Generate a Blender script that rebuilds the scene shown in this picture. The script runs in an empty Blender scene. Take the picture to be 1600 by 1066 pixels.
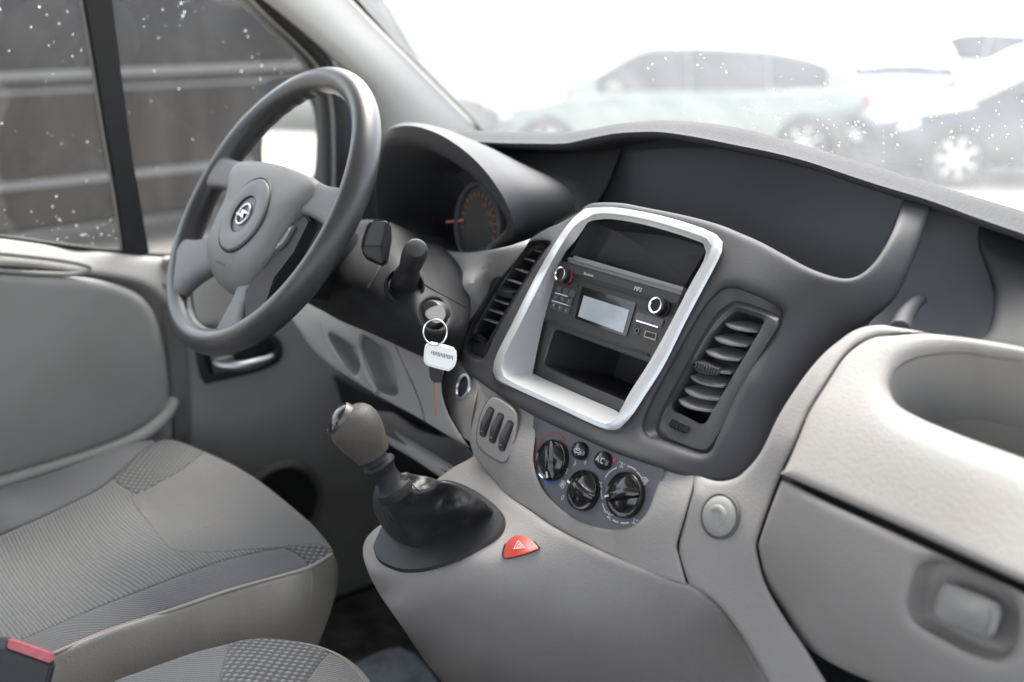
import bpy, bmesh, math, random
import numpy as np
from mathutils import Vector, Matrix
from mathutils.geometry import delaunay_2d_cdt
random.seed(7); RNG = np.random.default_rng(7)
SC = bpy.context.scene; COL = SC.collection
R = math.radians

# ------------------------------------------------------------------ camera, sky, sun, exposure
FPX = 1600.0
PITCH, HEAD = R(18.1), R(52.3)
FWD = np.array([math.cos(HEAD)*math.cos(PITCH), math.sin(HEAD)*math.cos(PITCH), -math.sin(PITCH)])
RT = np.array([math.sin(HEAD), -math.cos(HEAD), 0.0]); UP = np.cross(RT, FWD)
EYE = np.array([-.704, -.743, 1.900])
cd = bpy.data.cameras.new('camera'); cam = bpy.data.objects.new('camera', cd); COL.objects.link(cam)
cam.matrix_world = Matrix(((RT[0], UP[0], -FWD[0], EYE[0]), (RT[1], UP[1], -FWD[1], EYE[1]), (RT[2], UP[2], -FWD[2], EYE[2]), (0, 0, 0, 1)))
cd.sensor_width = 36; cd.lens = 36; cd.clip_start = .02; cd.clip_end = 2000
cd.dof.use_dof = True; cd.dof.focus_distance = 1.03; cd.dof.aperture_fstop = 3.2
SC.camera = cam

SUN_EL, SUN_AZ = R(56), R(38)      # azimuth measured from +X towards +Y
w = bpy.data.worlds.new('World'); SC.world = w; w.use_nodes = True
nt = w.node_tree; nt.nodes.clear()
sky = nt.nodes.new('ShaderNodeTexSky'); sky.sky_type = 'NISHITA'; sky.sun_disc = False
sky.sun_elevation = SUN_EL; sky.sun_rotation = math.pi/2 - SUN_AZ
sky.air_density = 1.0; sky.dust_density = 4.0; sky.ozone_density = 1.0
hs = nt.nodes.new('ShaderNodeHueSaturation'); hs.inputs['Saturation'].default_value = .36
bg = nt.nodes.new('ShaderNodeBackground'); bg.inputs['Strength'].default_value = .15
wo = nt.nodes.new('ShaderNodeOutputWorld')
nt.links.new(sky.outputs[0], hs.inputs['Color']); nt.links.new(hs.outputs[0], bg.inputs[0]); nt.links.new(bg.outputs[0], wo.inputs[0])
sl = bpy.data.lights.new('sun', 'SUN'); sl.energy = .75; sl.angle = R(40); sl.color = (1, .96, .9)
so = bpy.data.objects.new('sun', sl); COL.objects.link(so)
sd = Vector((math.cos(SUN_AZ)*math.cos(SUN_EL), math.sin(SUN_AZ)*math.cos(SUN_EL), math.sin(SUN_EL)))
so.rotation_euler = sd.to_track_quat('Z', 'Y').to_euler(); so.location = (0, 0, 30)
vs = SC.view_settings; vs.view_transform = 'Standard'; vs.look = 'None'; vs.exposure = 2.5; vs.gamma = 1
SC.cycles.use_denoising = True
SC.cycles.max_bounces = 10; SC.cycles.diffuse_bounces = 5; SC.cycles.transparent_max_bounces = 24
SC.cycles.caustics_reflective = False; SC.cycles.caustics_refractive = False; SC.cycles.sample_clamp_indirect = 8

# ------------------------------------------------------------------ projecting photo pixels on real planes
def ray(x, y): return FWD + RT*((x-800)/FPX) + UP*((533-y)/FPX)
class Plane:
    """a plane through p0; u to the right as seen by the viewer, v up, n towards the viewer"""
    def __init__(s, p0, n, up=(0, 0, 1)):
        s.p = np.array(p0, float); s.n = np.array(n, float); s.n /= np.linalg.norm(s.n)
        s.u = np.cross(up, s.n); s.u /= np.linalg.norm(s.u); s.v = np.cross(s.n, s.u)
    def dep(s, x, y, w=0):
        r = ray(x, y); return float(np.dot(s.p+s.n*w-EYE, s.n)/np.dot(r, s.n))
    def at(s, x, y, w=0): return EYE+ray(x, y)*s.dep(x, y, w)
    def uv(s, x, y, w=0):
        d = s.at(x, y, w)-s.p; return float(d@s.u), float(d@s.v)
    def pt(s, u, v, w=0): return s.p+s.u*u+s.v*v+s.n*w
    def mat(s, u=0, v=0, w=0, rot=0):
        c, k = math.cos(rot), math.sin(rot); a = s.u*c+s.v*k; b = -s.u*k+s.v*c; o = s.pt(u, v, w)
        return Matrix(((a[0], b[0], s.n[0], o[0]), (a[1], b[1], s.n[1], o[1]), (a[2], b[2], s.n[2], o[2]), (0, 0, 0, 1)))
def lean(x, z, deg, y=0): a = R(deg); return Plane((x, y, z), (-math.cos(a), 0, math.sin(a)))
PR = lean(0, 1.603, 22)                 # radio face
FA = lean(-.03, 1.603, 35)              # silver frame and fascia
CL = lean(-.11, 1.475, 24)              # climate panel
XC = lambda v: Plane((v, 0, 0), (-1, 0, 0))
YC = lambda v: Plane((0, v, 0), (0, -1, 0))
ZC = lambda v: Plane((0, 0, v), (0, 0, 1), up=(1, 0, 0))
CT = Plane((-.18, 0, 1.40), (-.6, 0, 1))       # gear console top
def onx(x, y, v): return XC(v).at(x, y)
def ony(x, y, v): return YC(v).at(x, y)
def onz(x, y, v): return ZC(v).at(x, y)

# ------------------------------------------------------------------ curves and meshes
def cr(pts, n, closed=False):
    """Catmull-Rom through points, n samples in all, roughly even by length"""
    P = np.array(pts, float); m = len(P)
    if closed: Q = np.vstack([P[-1], P, P[0], P[1]]); segs = m
    else: Q = np.vstack([2*P[0]-P[1], P, 2*P[-1]-P[-2]]); segs = m-1
    out = []; k = 16
    for i in range(segs):
        p0, p1, p2, p3 = Q[i], Q[i+1], Q[i+2], Q[i+3]
        for j in range(k):
            t = j/k
            out.append(.5*((2*p1)+(p2-p0)*t+(2*p0-5*p1+4*p2-p3)*t*t+(3*p1-p0-3*p2+p3)*t**3))
    out.append(P[0] if closed else P[-1]); out = np.array(out)
    d = np.concatenate([[0], np.cumsum(np.linalg.norm(np.diff(out, axis=0), axis=1))])
    s = np.linspace(0, d[-1], n+1)[:-1] if closed else np.linspace(0, d[-1], n)
    return np.stack([np.interp(s, d, out[:, i]) for i in range(P.shape[1])], 1)
def outline(pts, step=6.0):
    """closed pixel outline; (x, y) smooth points, (x, y, 1) corners"""
    m = len(pts); cs = [i for i, p in enumerate(pts) if len(p) > 2]
    P = [np.array(p[:2], float) for p in pts]
    if not cs:
        L = sum(np.linalg.norm(P[i]-P[(i+1) % m]) for i in range(m)); return cr(P, max(8, int(L/step)), True)
    out = []
    for a, i in enumerate(cs):
        j = cs[(a+1) % len(cs)]; idx = [i]
        k = i
        while True:
            k = (k+1) % m; idx.append(k)
            if k == j: break
        run = [P[q] for q in idx]; L = sum(np.linalg.norm(run[q]-run[q+1]) for q in range(len(run)-1))
        n = max(2, int(L/step)+1)
        out.append((cr(run, n) if len(run) > 2 else np.linspace(run[0], run[1], n))[:-1])
    return np.vstack(out)
def inside(pts, poly):
    x, y = pts[:, 0], pts[:, 1]; c = np.zeros(len(pts), bool); n = len(poly)
    for i in range(n):
        x1, y1 = poly[i]; x2, y2 = poly[(i+1) % n]
        if y1 == y2: continue
        h = ((y1 > y) != (y2 > y)) & (x < (x2-x1)*(y-y1)/(y2-y1)+x1); c ^= h
    return c
def dist(pts, poly):
    A = poly; B = np.roll(poly, -1, 0); d = np.full(len(pts), 1e9)
    for a, b in zip(A, B):
        ab = b-a; L = ab@ab
        if L < 1e-12: continue
        t = np.clip(((pts-a)@ab)/L, 0, 1); q = pts-(a+t[:, None]*ab)
        d = np.minimum(d, np.hypot(q[:, 0], q[:, 1]))
    return d
class Depth:
    """smooth surface through control points (px, py, plane[, offset]): thin plate in inverse depth, so planes stay planes"""
    def __init__(s, ctrl):
        P = np.array([c[:2] for c in ctrl], float)/500.; s.P = P; n = len(P)
        z = np.array([1/c[2].dep(c[0], c[1], c[3] if len(c) > 3 else 0) for c in ctrl])
        K = s.k(P, P); A = np.zeros((n+3, n+3)); A[:n, :n] = K+np.eye(n)*1e-6; A[:n, n] = 1; A[:n, n+1:] = P; A[n, :n] = 1; A[n+1:, :n] = P.T
        s.c = np.linalg.lstsq(A, np.concatenate([z, [0, 0, 0]]), rcond=None)[0]
    @staticmethod
    def k(a, b):
        r2 = ((a[:, None]-b[None])**2).sum(2); return r2*np.log(r2+1e-12)
    def __call__(s, xy):
        q = np.atleast_2d(np.array(xy, float))[:, :2]/500.
        return 1/(s.k(q, s.P)@s.c[:-3]+s.c[-3]+q@s.c[-2:])
    def at(s, x, y, dd=0): return EYE+ray(x, y)*(float(s([(x, y)])[0])+dd)

def link(name, me, m, parent=None, smooth=True, sharp=45):
    o = bpy.data.objects.new(name, me); COL.objects.link(o)
    for x in (m if isinstance(m, (list, tuple)) else [m]): me.materials.append(x)
    if parent is not None:
        o.parent = parent; r = parent
        while r.parent is not None: r = r.parent
        if r.type == 'EMPTY': me.transform(Matrix.Translation(-Vector(r.location)))
    return o
def build(name, verts, faces, m, parent=None, sharp=42, mats=None, flat=False):
    me = bpy.data.meshes.new(name); me.from_pydata([tuple(map(float, v)) for v in verts], [], faces); 
    bm = bmesh.new(); bm.from_mesh(me)
    bmesh.ops.remove_doubles(bm, verts=bm.verts, dist=1e-6)
    bmesh.ops.recalc_face_normals(bm, faces=bm.faces)
    return finish(name, bm, m, parent, sharp, flat, me)
def finish(name, bm, m, parent=None, sharp=42, flat=False, me=None):
    a = R(sharp)
    for f in bm.faces: f.smooth = not flat
    for e in bm.edges:
        if len(e.link_faces) == 2:
            try:
                if e.calc_face_angle() > a: e.smooth = False
            except ValueError: pass
    me = me or bpy.data.meshes.new(name); bm.to_mesh(me); bm.free()
    return link(name, me, m, parent)

def panel(name, out, ctrl, m, parent=None, holes=(), bev=.004, hbev=None, step=12, back=.012, ostep=6, pos=None):
    """a moulded panel: outline on the photo, depth from ctrl, rounded edge of radius bev, returned with its rim turned back"""
    D = ctrl if isinstance(ctrl, Depth) else Depth(ctrl)
    O = outline(out, ostep); H = [outline(h, ostep) for h in holes]
    if not isinstance(hbev, (list, tuple)): hbev = [bev if hbev is None else hbev]*len(H)
    loops = [(O, bev)]+list(zip(H, hbev))
    zc = float(np.median(D(O))); px = FPX/zc
    cand = []
    for L, b in loops:
        t = np.roll(L, -1, 0)-np.roll(L, 1, 0); t /= np.linalg.norm(t, axis=1)[:, None]+1e-9; nn = np.stack([-t[:, 1], t[:, 0]], 1)
        for fr in (.1, .3, .6, 1.0, 1.5):
            if b <= 0: break
            dd = b*px*fr
            for sg in (1, -1):
                q = L+nn*dd*sg; cand.append(q[dist(q, L) > dd*.93])
    x0, y0 = O.min(0); x1, y1 = O.max(0)
    gx, gy = np.meshgrid(np.arange(x0+step*.4, x1, step), np.arange(y0+step*.4, y1, step)); g = np.stack([gx.ravel(), gy.ravel()], 1)
    g[::2, 0] += step*.0
    ok = np.ones(len(g), bool)
    for L, b in loops: ok &= dist(g, L) > max(b*px*1.7, step*.45)
    cand.append(g[ok]); C = np.vstack(cand)
    ok = inside(C, O)
    for h in H: ok &= ~inside(C, h)
    C = C[ok]
    V2 = [L for L, _ in loops]; E = []; n = 0
    for L in V2:
        k = len(L); E += [(n+i, n+(i+1) % k) for i in range(k)]; n += k
    A = np.vstack(V2+[C])
    res = delaunay_2d_cdt([Vector(p) for p in A], E, [], 0, .02)
    v2 = np.array([[p.x, p.y] for p in res[0]]); tris = [list(f) for f in res[2]]
    cen = np.array([v2[f].mean(0) for f in tris]); ok = inside(cen, O)
    for h in H: ok &= ~inside(cen, h)
    tris = [f for f, q in zip(tris, ok) if q]
    dz = np.zeros(len(v2))
    for L, b in loops:
        if b > 0:
            d = np.minimum(dist(v2, L)/px, b); dz = np.maximum(dz, b-np.sqrt(np.maximum(b*b-(b-d)**2, 0)))
    z = D(v2)+dz
    P = [EYE+ray(x, y)*zz for (x, y), zz in zip(v2, z)]
    if pos: P = [pos(p) for p in P]
    cnt = {}
    for f in tris:
        for i in range(3):
            a, b = f[i], f[(i+1) % 3]; cnt[(a, b)] = 1
    bd = [e for e in cnt if (e[1], e[0]) not in cnt]
    faces = list(tris); bk = {}
    if back > 0:
        for a, b in bd:
            for q in (a, b):
                if q not in bk:
                    bk[q] = len(P); P.append(P[q]+ray(*v2[q])*back)
            faces.append([b, a, bk[a], bk[b]])
    return build(name, P, faces, m, parent, sharp=50)

def ringloft(loops, cap0=False, cap1=False):
    n = len(loops[0]); V = [p for L in loops for p in L]; F = []
    for k in range(len(loops)-1):
        for i in range(n):
            j = (i+1) % n; F.append([k*n+i, k*n+j, (k+1)*n+j, (k+1)*n+i])
    for c, k in ((cap0, 0), (cap1, len(loops)-1)):
        if c:
            i0 = len(V); V.append(np.mean(loops[k], axis=0)); F += [[k*n+i, k*n+(i+1) % n, i0] for i in range(n)]
    return V, F
def gridmesh(rows):
    n = len(rows[0]); V = [p for r in rows for p in r]
    return V, [[k*n+i, k*n+i+1, (k+1)*n+i+1, (k+1)*n+i] for k in range(len(rows)-1) for i in range(n-1)]
def pocket(name, hole, D, vec, m, parent=None, scale=.9, dz=.0, ostep=6, rim=.004):
    """the inside of a hollow behind a hole of a panel"""
    D = D if isinstance(D, Depth) else Depth(D)
    L = outline(hole, ostep); z = D(L)
    P0 = np.array([EYE+ray(x, y)*(zz+dz) for (x, y), zz in zip(L, z)]); c = P0.mean(0); v = np.array(vec, float)
    loops = [P0, P0+v*.5+(c-P0)*(1-scale)*.35, P0+v*.9+(c-P0)*(1-scale)*.75, P0+v+(c-P0)*(1-scale)*1.3]
    V, F = ringloft(loops, cap1=True); return build(name, V, F, m, parent, sharp=60)
def slab(name, pts, vec, m, parent=None, bev=.001, seg=2):
    """extrude a closed 3-D polygon by vec with rounded edges"""
    bm = bmesh.new(); vs_ = [bm.verts.new(tuple(map(float, p))) for p in pts]; f = bm.faces.new(vs_)
    r = bmesh.ops.extrude_face_region(bm, geom=[f]); nv = [e for e in r['geom'] if isinstance(e, bmesh.types.BMVert)]
    bmesh.ops.translate(bm, verts=nv, vec=Vector(tuple(map(float, vec)))); bmesh.ops.recalc_face_normals(bm, faces=bm.faces)
    if bev > 0: bmesh.ops.bevel(bm, geom=[e for e in bm.edges if e.calc_face_angle(0) > R(35)], offset=bev, segments=seg, affect='EDGES', clamp_overlap=True)
    return finish(name, bm, m, parent, 40)
def plate(name, px, pl, th, m, parent=None, w=0, bev=.001, smooth=False, ostep=4):
    """a slab standing on plane pl: outline in pixels, front face at offset w+th"""
    L = outline(px, ostep) if smooth else [p[:2] for p in px]
    return slab(name, [pl.at(x, y, w+th) for x, y in L], -pl.n*th, m, parent, bev)
def rrect(u0, v0, u1, v1, r, k=5):
    out = []
    for cx, cy, a0 in ((u1-r, v1-r, 0), (u0+r, v1-r, 90), (u0+r, v0+r, 180), (u1-r, v0+r, 270)):
        out += [(cx+r*math.cos(R(a0+90*i/k)), cy+r*math.sin(R(a0+90*i/k))) for i in range(k+1)]
    return out
def uvplate(name, uv, pl, th, m, parent=None, w=0, bev=.001):
    return slab(name, [pl.pt(u, v, w+th) for u, v in uv], -pl.n*th, m, parent, bev)
def lathe_v(prof, M, seg=40):
    """prof: (radius, height) list, spun about local z of matrix M"""
    V, F = [], []
    for r, h in prof: V += [M @ Vector((r*math.cos(2*math.pi*i/seg), r*math.sin(2*math.pi*i/seg), h)) for i in range(seg)]
    for k in range(len(prof)-1):
        for i in range(seg):
            j = (i+1) % seg; F.append([k*seg+i, k*seg+j, (k+1)*seg+j, (k+1)*seg+i])
    return V, F
def lathe(name, prof, M, m, parent=None, seg=40, sharp=35):
    V, F = lathe_v(prof, M, seg); return build(name, V, F, m, parent, sharp)
def axis_mat(p, d, up=(0, 0, 1)):
    z = Vector(tuple(d)).normalized(); x = Vector(up).cross(z)
    if x.length < 1e-4: x = Vector((1, 0, 0)).cross(z)
    x.normalize(); y = z.cross(x)
    return Matrix(((x.x, y.x, z.x, p[0]), (x.y, y.y, z.y, p[1]), (x.z, y.z, z.z, p[2]), (0, 0, 0, 1)))
def tube(name, pts, rad, m, parent=None, seg=12, n=24, closed=False, flatten=None):
    P = cr(pts, n, closed) if len(pts) > 2 else np.linspace(pts[0], pts[1], 2)
    rs = rad if callable(rad) else (lambda t: rad); N = len(P); loops = []; nv = None
    for i in range(N):
        a = P[(i+1) % N] if closed or i < N-1 else P[i]; b = P[i-1] if closed or i > 0 else P[i]
        t = a-b; t /= np.linalg.norm(t)
        if nv is None:
            nv = np.cross(t, (0.12, .3, 1)); 
        nv = nv-t*(nv@t); nv /= np.linalg.norm(nv); bv = np.cross(t, nv); r = rs(i/max(1, N-1))
        loops.append([P[i]+r*(math.cos(2*math.pi*k/seg)*nv+math.sin(2*math.pi*k/seg)*bv) for k in range(seg)])
    if closed: loops.append(loops[0]); V, F = ringloft(loops)
    else: V, F = ringloft(loops, True, True)
    return build(name, V, F, m, parent, 50)
def boxv(lo, hi):
    (a, b, c), (d, e, f) = lo, hi
    V = [(x, y, z) for x in (a, d) for y in (b, e) for z in (c, f)]
    return V, [[0, 1, 3, 2], [4, 6, 7, 5], [0, 4, 5, 1], [2, 3, 7, 6], [0, 2, 6, 4], [1, 5, 7, 3]]
def box(name, lo, hi, m, parent=None, M=None, bev=0):
    V, F = boxv(lo, hi); bm = bmesh.new(); v = [bm.verts.new(p) for p in V]
    for f in F: bm.faces.new([v[i] for i in f])
    bmesh.ops.recalc_face_normals(bm, faces=bm.faces)
    if bev: bmesh.ops.bevel(bm, geom=bm.edges[:], offset=bev, segments=3, affect='EDGES', clamp_overlap=True)
    if M is not None: bm.transform(M)
    return finish(name, bm, m, parent, 40)
def text(name, s, pl, u, v, w, size, m, parent, rot=0, align='CENTER', squash=1.0):
    cu = bpy.data.curves.new('t', 'FONT'); cu.body = s; cu.size = size; cu.align_x = align; cu.align_y = 'CENTER'; cu.extrude = .00008
    to = bpy.data.objects.new('t', cu); COL.objects.link(to); dg = bpy.context.evaluated_depsgraph_get(); dg.update()
    me = bpy.data.meshes.new_from_object(to.evaluated_get(dg)); bpy.data.objects.remove(to)
    me.transform(pl.mat(u, v, w, rot) @ Matrix.Diagonal((squash, 1, 1, 1))); me.materials.clear()
    return link(name, me, m, parent)
def thing(name, label, cat, loc=(0, 0, 0), group=None):
    o = bpy.data.objects.new(name, None); COL.objects.link(o); o.location = loc; o['label'] = label; o['category'] = cat; o.empty_display_size = .05
    if group: o['group'] = group
    return o
def struct(o, kind='structure'): o['kind'] = kind; return o
def join(name, parts, m, parent=None, sharp=42):
    V, F = [], []
    for v, f in parts:
        n = len(V); V += list(v); F += [[i+n for i in q] for q in f]
    me = bpy.data.meshes.new(name); me.from_pydata([tuple(map(float, v)) for v in V], [], F)
    bm = bmesh.new(); bm.from_mesh(me); bmesh.ops.recalc_face_normals(bm, faces=bm.faces); return finish(name, bm, m, parent, sharp, False, me)

# ------------------------------------------------------------------ materials
def mat(name, col, rough=.5, metal=0, grain=0, gscale=600, spec=.5, coat=0, noise=0, nscale=8, col2=None, stretch=None, dist_=.0006, kind='noise'):
    m = bpy.data.materials.new(name); m.use_nodes = True; t = m.node_tree; b = t.nodes['Principled BSDF']
    b.inputs['Base Color'].default_value = (*col, 1); b.inputs['Roughness'].default_value = rough; b.inputs['Metallic'].default_value = metal
    b.inputs['Specular IOR Level'].default_value = spec; b.inputs['Coat Weight'].default_value = coat
    tc = t.nodes.new('ShaderNodeTexCoord'); src = tc.outputs['Object']
    if stretch:
        mp = t.nodes.new('ShaderNodeMapping'); mp.inputs['Scale'].default_value = stretch; t.links.new(src, mp.inputs[0]); s2 = mp.outputs[0]
    else: s2 = src
    if grain:
        if kind == 'noise':
            nz = t.nodes.new('ShaderNodeTexNoise'); nz.inputs['Scale'].default_value = gscale; nz.inputs['Detail'].default_value = 4; nz.inputs['Distortion'].default_value = .6; h = nz.outputs[0]
        else:
            nz = t.nodes.new('ShaderNodeTexVoronoi'); nz.inputs['Scale'].default_value = gscale; h = nz.outputs['Distance']
        t.links.new(s2, nz.inputs['Vector'])
        bp = t.nodes.new('ShaderNodeBump'); bp.inputs['Strength'].default_value = grain; bp.inputs['Distance'].default_value = dist_
        t.links.new(h, bp.inputs['Height']); t.links.new(bp.outputs[0], b.inputs['Normal'])
    if noise:
        nn = t.nodes.new('ShaderNodeTexNoise'); nn.inputs['Scale'].default_value = nscale; nn.inputs['Detail'].default_value = 6; nn.inputs['Roughness'].default_value = .62
        t.links.new(src, nn.inputs['Vector'])
        rp = t.nodes.new('ShaderNodeValToRGB'); rp.color_ramp.elements[0].position = .5-noise; rp.color_ramp.elements[1].position = .5+noise
        c2 = col2 or tuple(x*.8 for x in col)
        rp.color_ramp.elements[0].color = (*c2, 1); rp.color_ramp.elements[1].color = (*col, 1)
        t.links.new(nn.outputs[0], rp.inputs[0]); t.links.new(rp.outputs[0], b.inputs['Base Color'])
        mr = t.nodes.new('ShaderNodeMapRange'); mr.inputs[3].default_value = max(0, rough-.06); mr.inputs[4].default_value = min(1, rough+.08)
        t.links.new(nn.outputs[0], mr.inputs[0]); t.links.new(mr.outputs[0], b.inputs['Roughness'])
    return m
M_ = {}
M_['grey'] = mat('light_grey_grained_plastic', (.295, .285, .270), .56, spec=.3, grain=.5, gscale=330, noise=.3, nscale=5, col2=(.265, .258, .247), stretch=(1, .45, 1))
M_['greydash'] = mat('warm_grey_leathergrain_plastic', (.30, .288, .278), .56, spec=.3, grain=.9, gscale=650, noise=.22, nscale=9, col2=(.262, .243, .228), stretch=(1, .45, 1.2), dist_=.0006)
M_['door'] = mat('door_card_grey_plastic', (.27, .267, .256), .55, grain=.4, gscale=450, noise=.25, nscale=5, col2=(.235, .232, .22))
M_['doord'] = mat('dark_door_plastic', (.12, .118, .112), .6, grain=.3, gscale=500)
M_['dark'] = mat('dark_grey_plastic', (.052, .052, .057), .58, spec=.3, grain=.4, gscale=800, noise=.3, nscale=14, col2=(.045, .045, .05))
M_['darkv'] = mat('dark_vent_plastic', (.04, .04, .043), .38, grain=.2, gscale=900)
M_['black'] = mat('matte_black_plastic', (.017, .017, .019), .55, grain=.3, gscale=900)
M_['recess'] = mat('recess_grey_plastic', (.10, .105, .118), .6, grain=.3, gscale=700)
M_['pad'] = mat('dash_pad_textured_plastic', (.052, .052, .056), .7, spec=.2, grain=.9, gscale=420, kind='vor', dist_=.0008)
M_['gloss'] = mat('gloss_black_plastic', (.008, .008, .009), .15, coat=.2)
M_['silver'] = mat('silver_painted_plastic', (.58, .585, .595), .3, metal=.35, grain=.12, gscale=1500, noise=.25, nscale=30, col2=(.55, .555, .565))
M_['chrome'] = mat('chrome', (.75, .75, .76), .12, metal=1)
M_['satin'] = mat('satin_metal', (.55, .55, .56), .3, metal=.9)
M_['ink'] = mat('white_print', (.62, .62, .62), .6)
M_['inkdim'] = mat('pale_grey_print', (.5, .5, .5), .6)
M_['red'] = mat('red_plastic', (.44, .06, .042), .38, noise=.2, nscale=60, col2=(.38, .05, .035))
M_['inkred'] = mat('red_print', (.35, .07, .08), .6); M_['inkblue'] = mat('blue_print', (.05, .14, .4), .6)
M_['climate'] = mat('blue_grey_panel_plastic', (.095, .096, .108), .5, grain=.3, gscale=900)
M_['wheel'] = mat('worn_dark_grey_leatherette', (.042, .042, .045), .32, grain=.35, gscale=900, noise=.25, nscale=18, col2=(.033, .033, .035))
M_['hub'] = mat('charcoal_soft_plastic', (.145, .145, .148), .5, grain=.45, gscale=1100)
M_['column'] = mat('column_black_plastic', (.018, .018, .02), .55, spec=.25, grain=.4, gscale=900, noise=.25, nscale=20, col2=(.016, .016, .018))
M_['bootrim'] = mat('black_leatherette_rim', (.02, .02, .0215), .42, grain=.7, gscale=900, kind='vor', dist_=.0004)
M_['boot'] = mat('black_creased_leatherette', (.021, .021, .0225), .42, grain=.6, gscale=60, dist_=.0035, stretch=(1, 1.6, .6))
M_['knob'] = mat('worn_grey_brown_leather', (.074, .062, .052), .6, grain=.8, gscale=420, noise=.22, nscale=35, col2=(.046, .04, .035))
M_['white'] = mat('white_plastic', (.8, .8, .78), .35)
M_['metal'] = mat('worn_metal', (.3, .285, .265), .42, metal=1, noise=.2, nscale=80)
M_['locksteel'] = mat('dull_lock_steel', (.10, .095, .09), .45, metal=.8)
M_['rubber'] = mat('black_rubber', (.014, .014, .015), .65)
M_['blue'] = mat('blue_car_paint', (.015, .03, .22), .25, coat=1)
M_['headliner'] = mat('headliner_grey', (.45, .45, .43), .9)
M_['pillar'] = mat('pale_grey_pillar_trim', (.42, .415, .395), .6, grain=.2, gscale=700)
M_['floor'] = mat('dark_floor_carpet', (.03, .03, .033), .95, grain=1, gscale=300, noise=.2, nscale=40, col2=(.018, .018, .02), dist_=.004)
# ------------------------------------------------------------------ materials with their own nodes
def glass_mat(name, film, gloss=.06, streak=0.0, tint=(.96, .98, .97)):
    m = bpy.data.materials.new(name); m.use_nodes = True; t = m.node_tree; t.nodes.clear()
    tr = t.nodes.new('ShaderNodeBsdfTransparent'); tr.inputs[0].default_value = (*tint, 1)
    tl = t.nodes.new('ShaderNodeBsdfTranslucent'); tl.inputs[0].default_value = (.85, .87, .88, 1)
    gl = t.nodes.new('ShaderNodeBsdfGlossy'); gl.inputs['Roughness'].default_value = .02
    m1 = t.nodes.new('ShaderNodeMixShader'); m2 = t.nodes.new('ShaderNodeMixShader'); o = t.nodes.new('ShaderNodeOutputMaterial')
    m1.inputs[0].default_value = film; m2.inputs[0].default_value = gloss
    if streak:
        tc = t.nodes.new('ShaderNodeTexCoord'); mp = t.nodes.new('ShaderNodeMapping'); mp.inputs['Scale'].default_value = (6, 6, 1.2); mp.inputs['Rotation'].default_value = (.2, .5, .3)
        nz = t.nodes.new('ShaderNodeTexNoise'); nz.inputs['Scale'].default_value = 3.5; nz.inputs['Detail'].default_value = 6
        mr = t.nodes.new('ShaderNodeMapRange'); mr.inputs[1].default_value = .35; mr.inputs[2].default_value = .75; mr.inputs[3].default_value = film; mr.inputs[4].default_value = film+streak
        t.links.new(tc.outputs['Object'], mp.inputs[0]); t.links.new(mp.outputs[0], nz.inputs['Vector']); t.links.new(nz.outputs[0], mr.inputs[0]); t.links.new(mr.outputs[0], m1.inputs[0])
    t.links.new(tr.outputs[0], m1.inputs[1]); t.links.new(tl.outputs[0], m1.inputs[2]); t.links.new(m1.outputs[0], m2.inputs[1]); t.links.new(gl.outputs[0], m2.inputs[2]); t.links.new(m2.outputs[0], o.inputs[0])
    return m
M_['screen'] = glass_mat('dirty_hazed_windscreen_glass', .085, .05, .03)  # translucent film: real glass dirt plus white veiling glare put into the material
M_['side'] = glass_mat('rain_spotted_side_glass', .010, .035, .015)
def water_mat():
    m = bpy.data.materials.new('water_drop'); m.use_nodes = True; b = m.node_tree.nodes['Principled BSDF']
    b.inputs['Base Color'].default_value = (1, 1, 1, 1); b.inputs['Roughness'].default_value = .03; b.inputs['Transmission Weight'].default_value = 1; b.inputs['IOR'].default_value = 1.33
    return m
M_['water'] = water_mat()
def mirror_mat():
    m = bpy.data.materials.new('mirror_glass'); m.use_nodes = True; b = m.node_tree.nodes['Principled BSDF']
    b.inputs['Base Color'].default_value = (.88, .9, .9, 1); b.inputs['Metallic'].default_value = 1; b.inputs['Roughness'].default_value = .03; return m
M_['mirror'] = mirror_mat()
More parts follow.
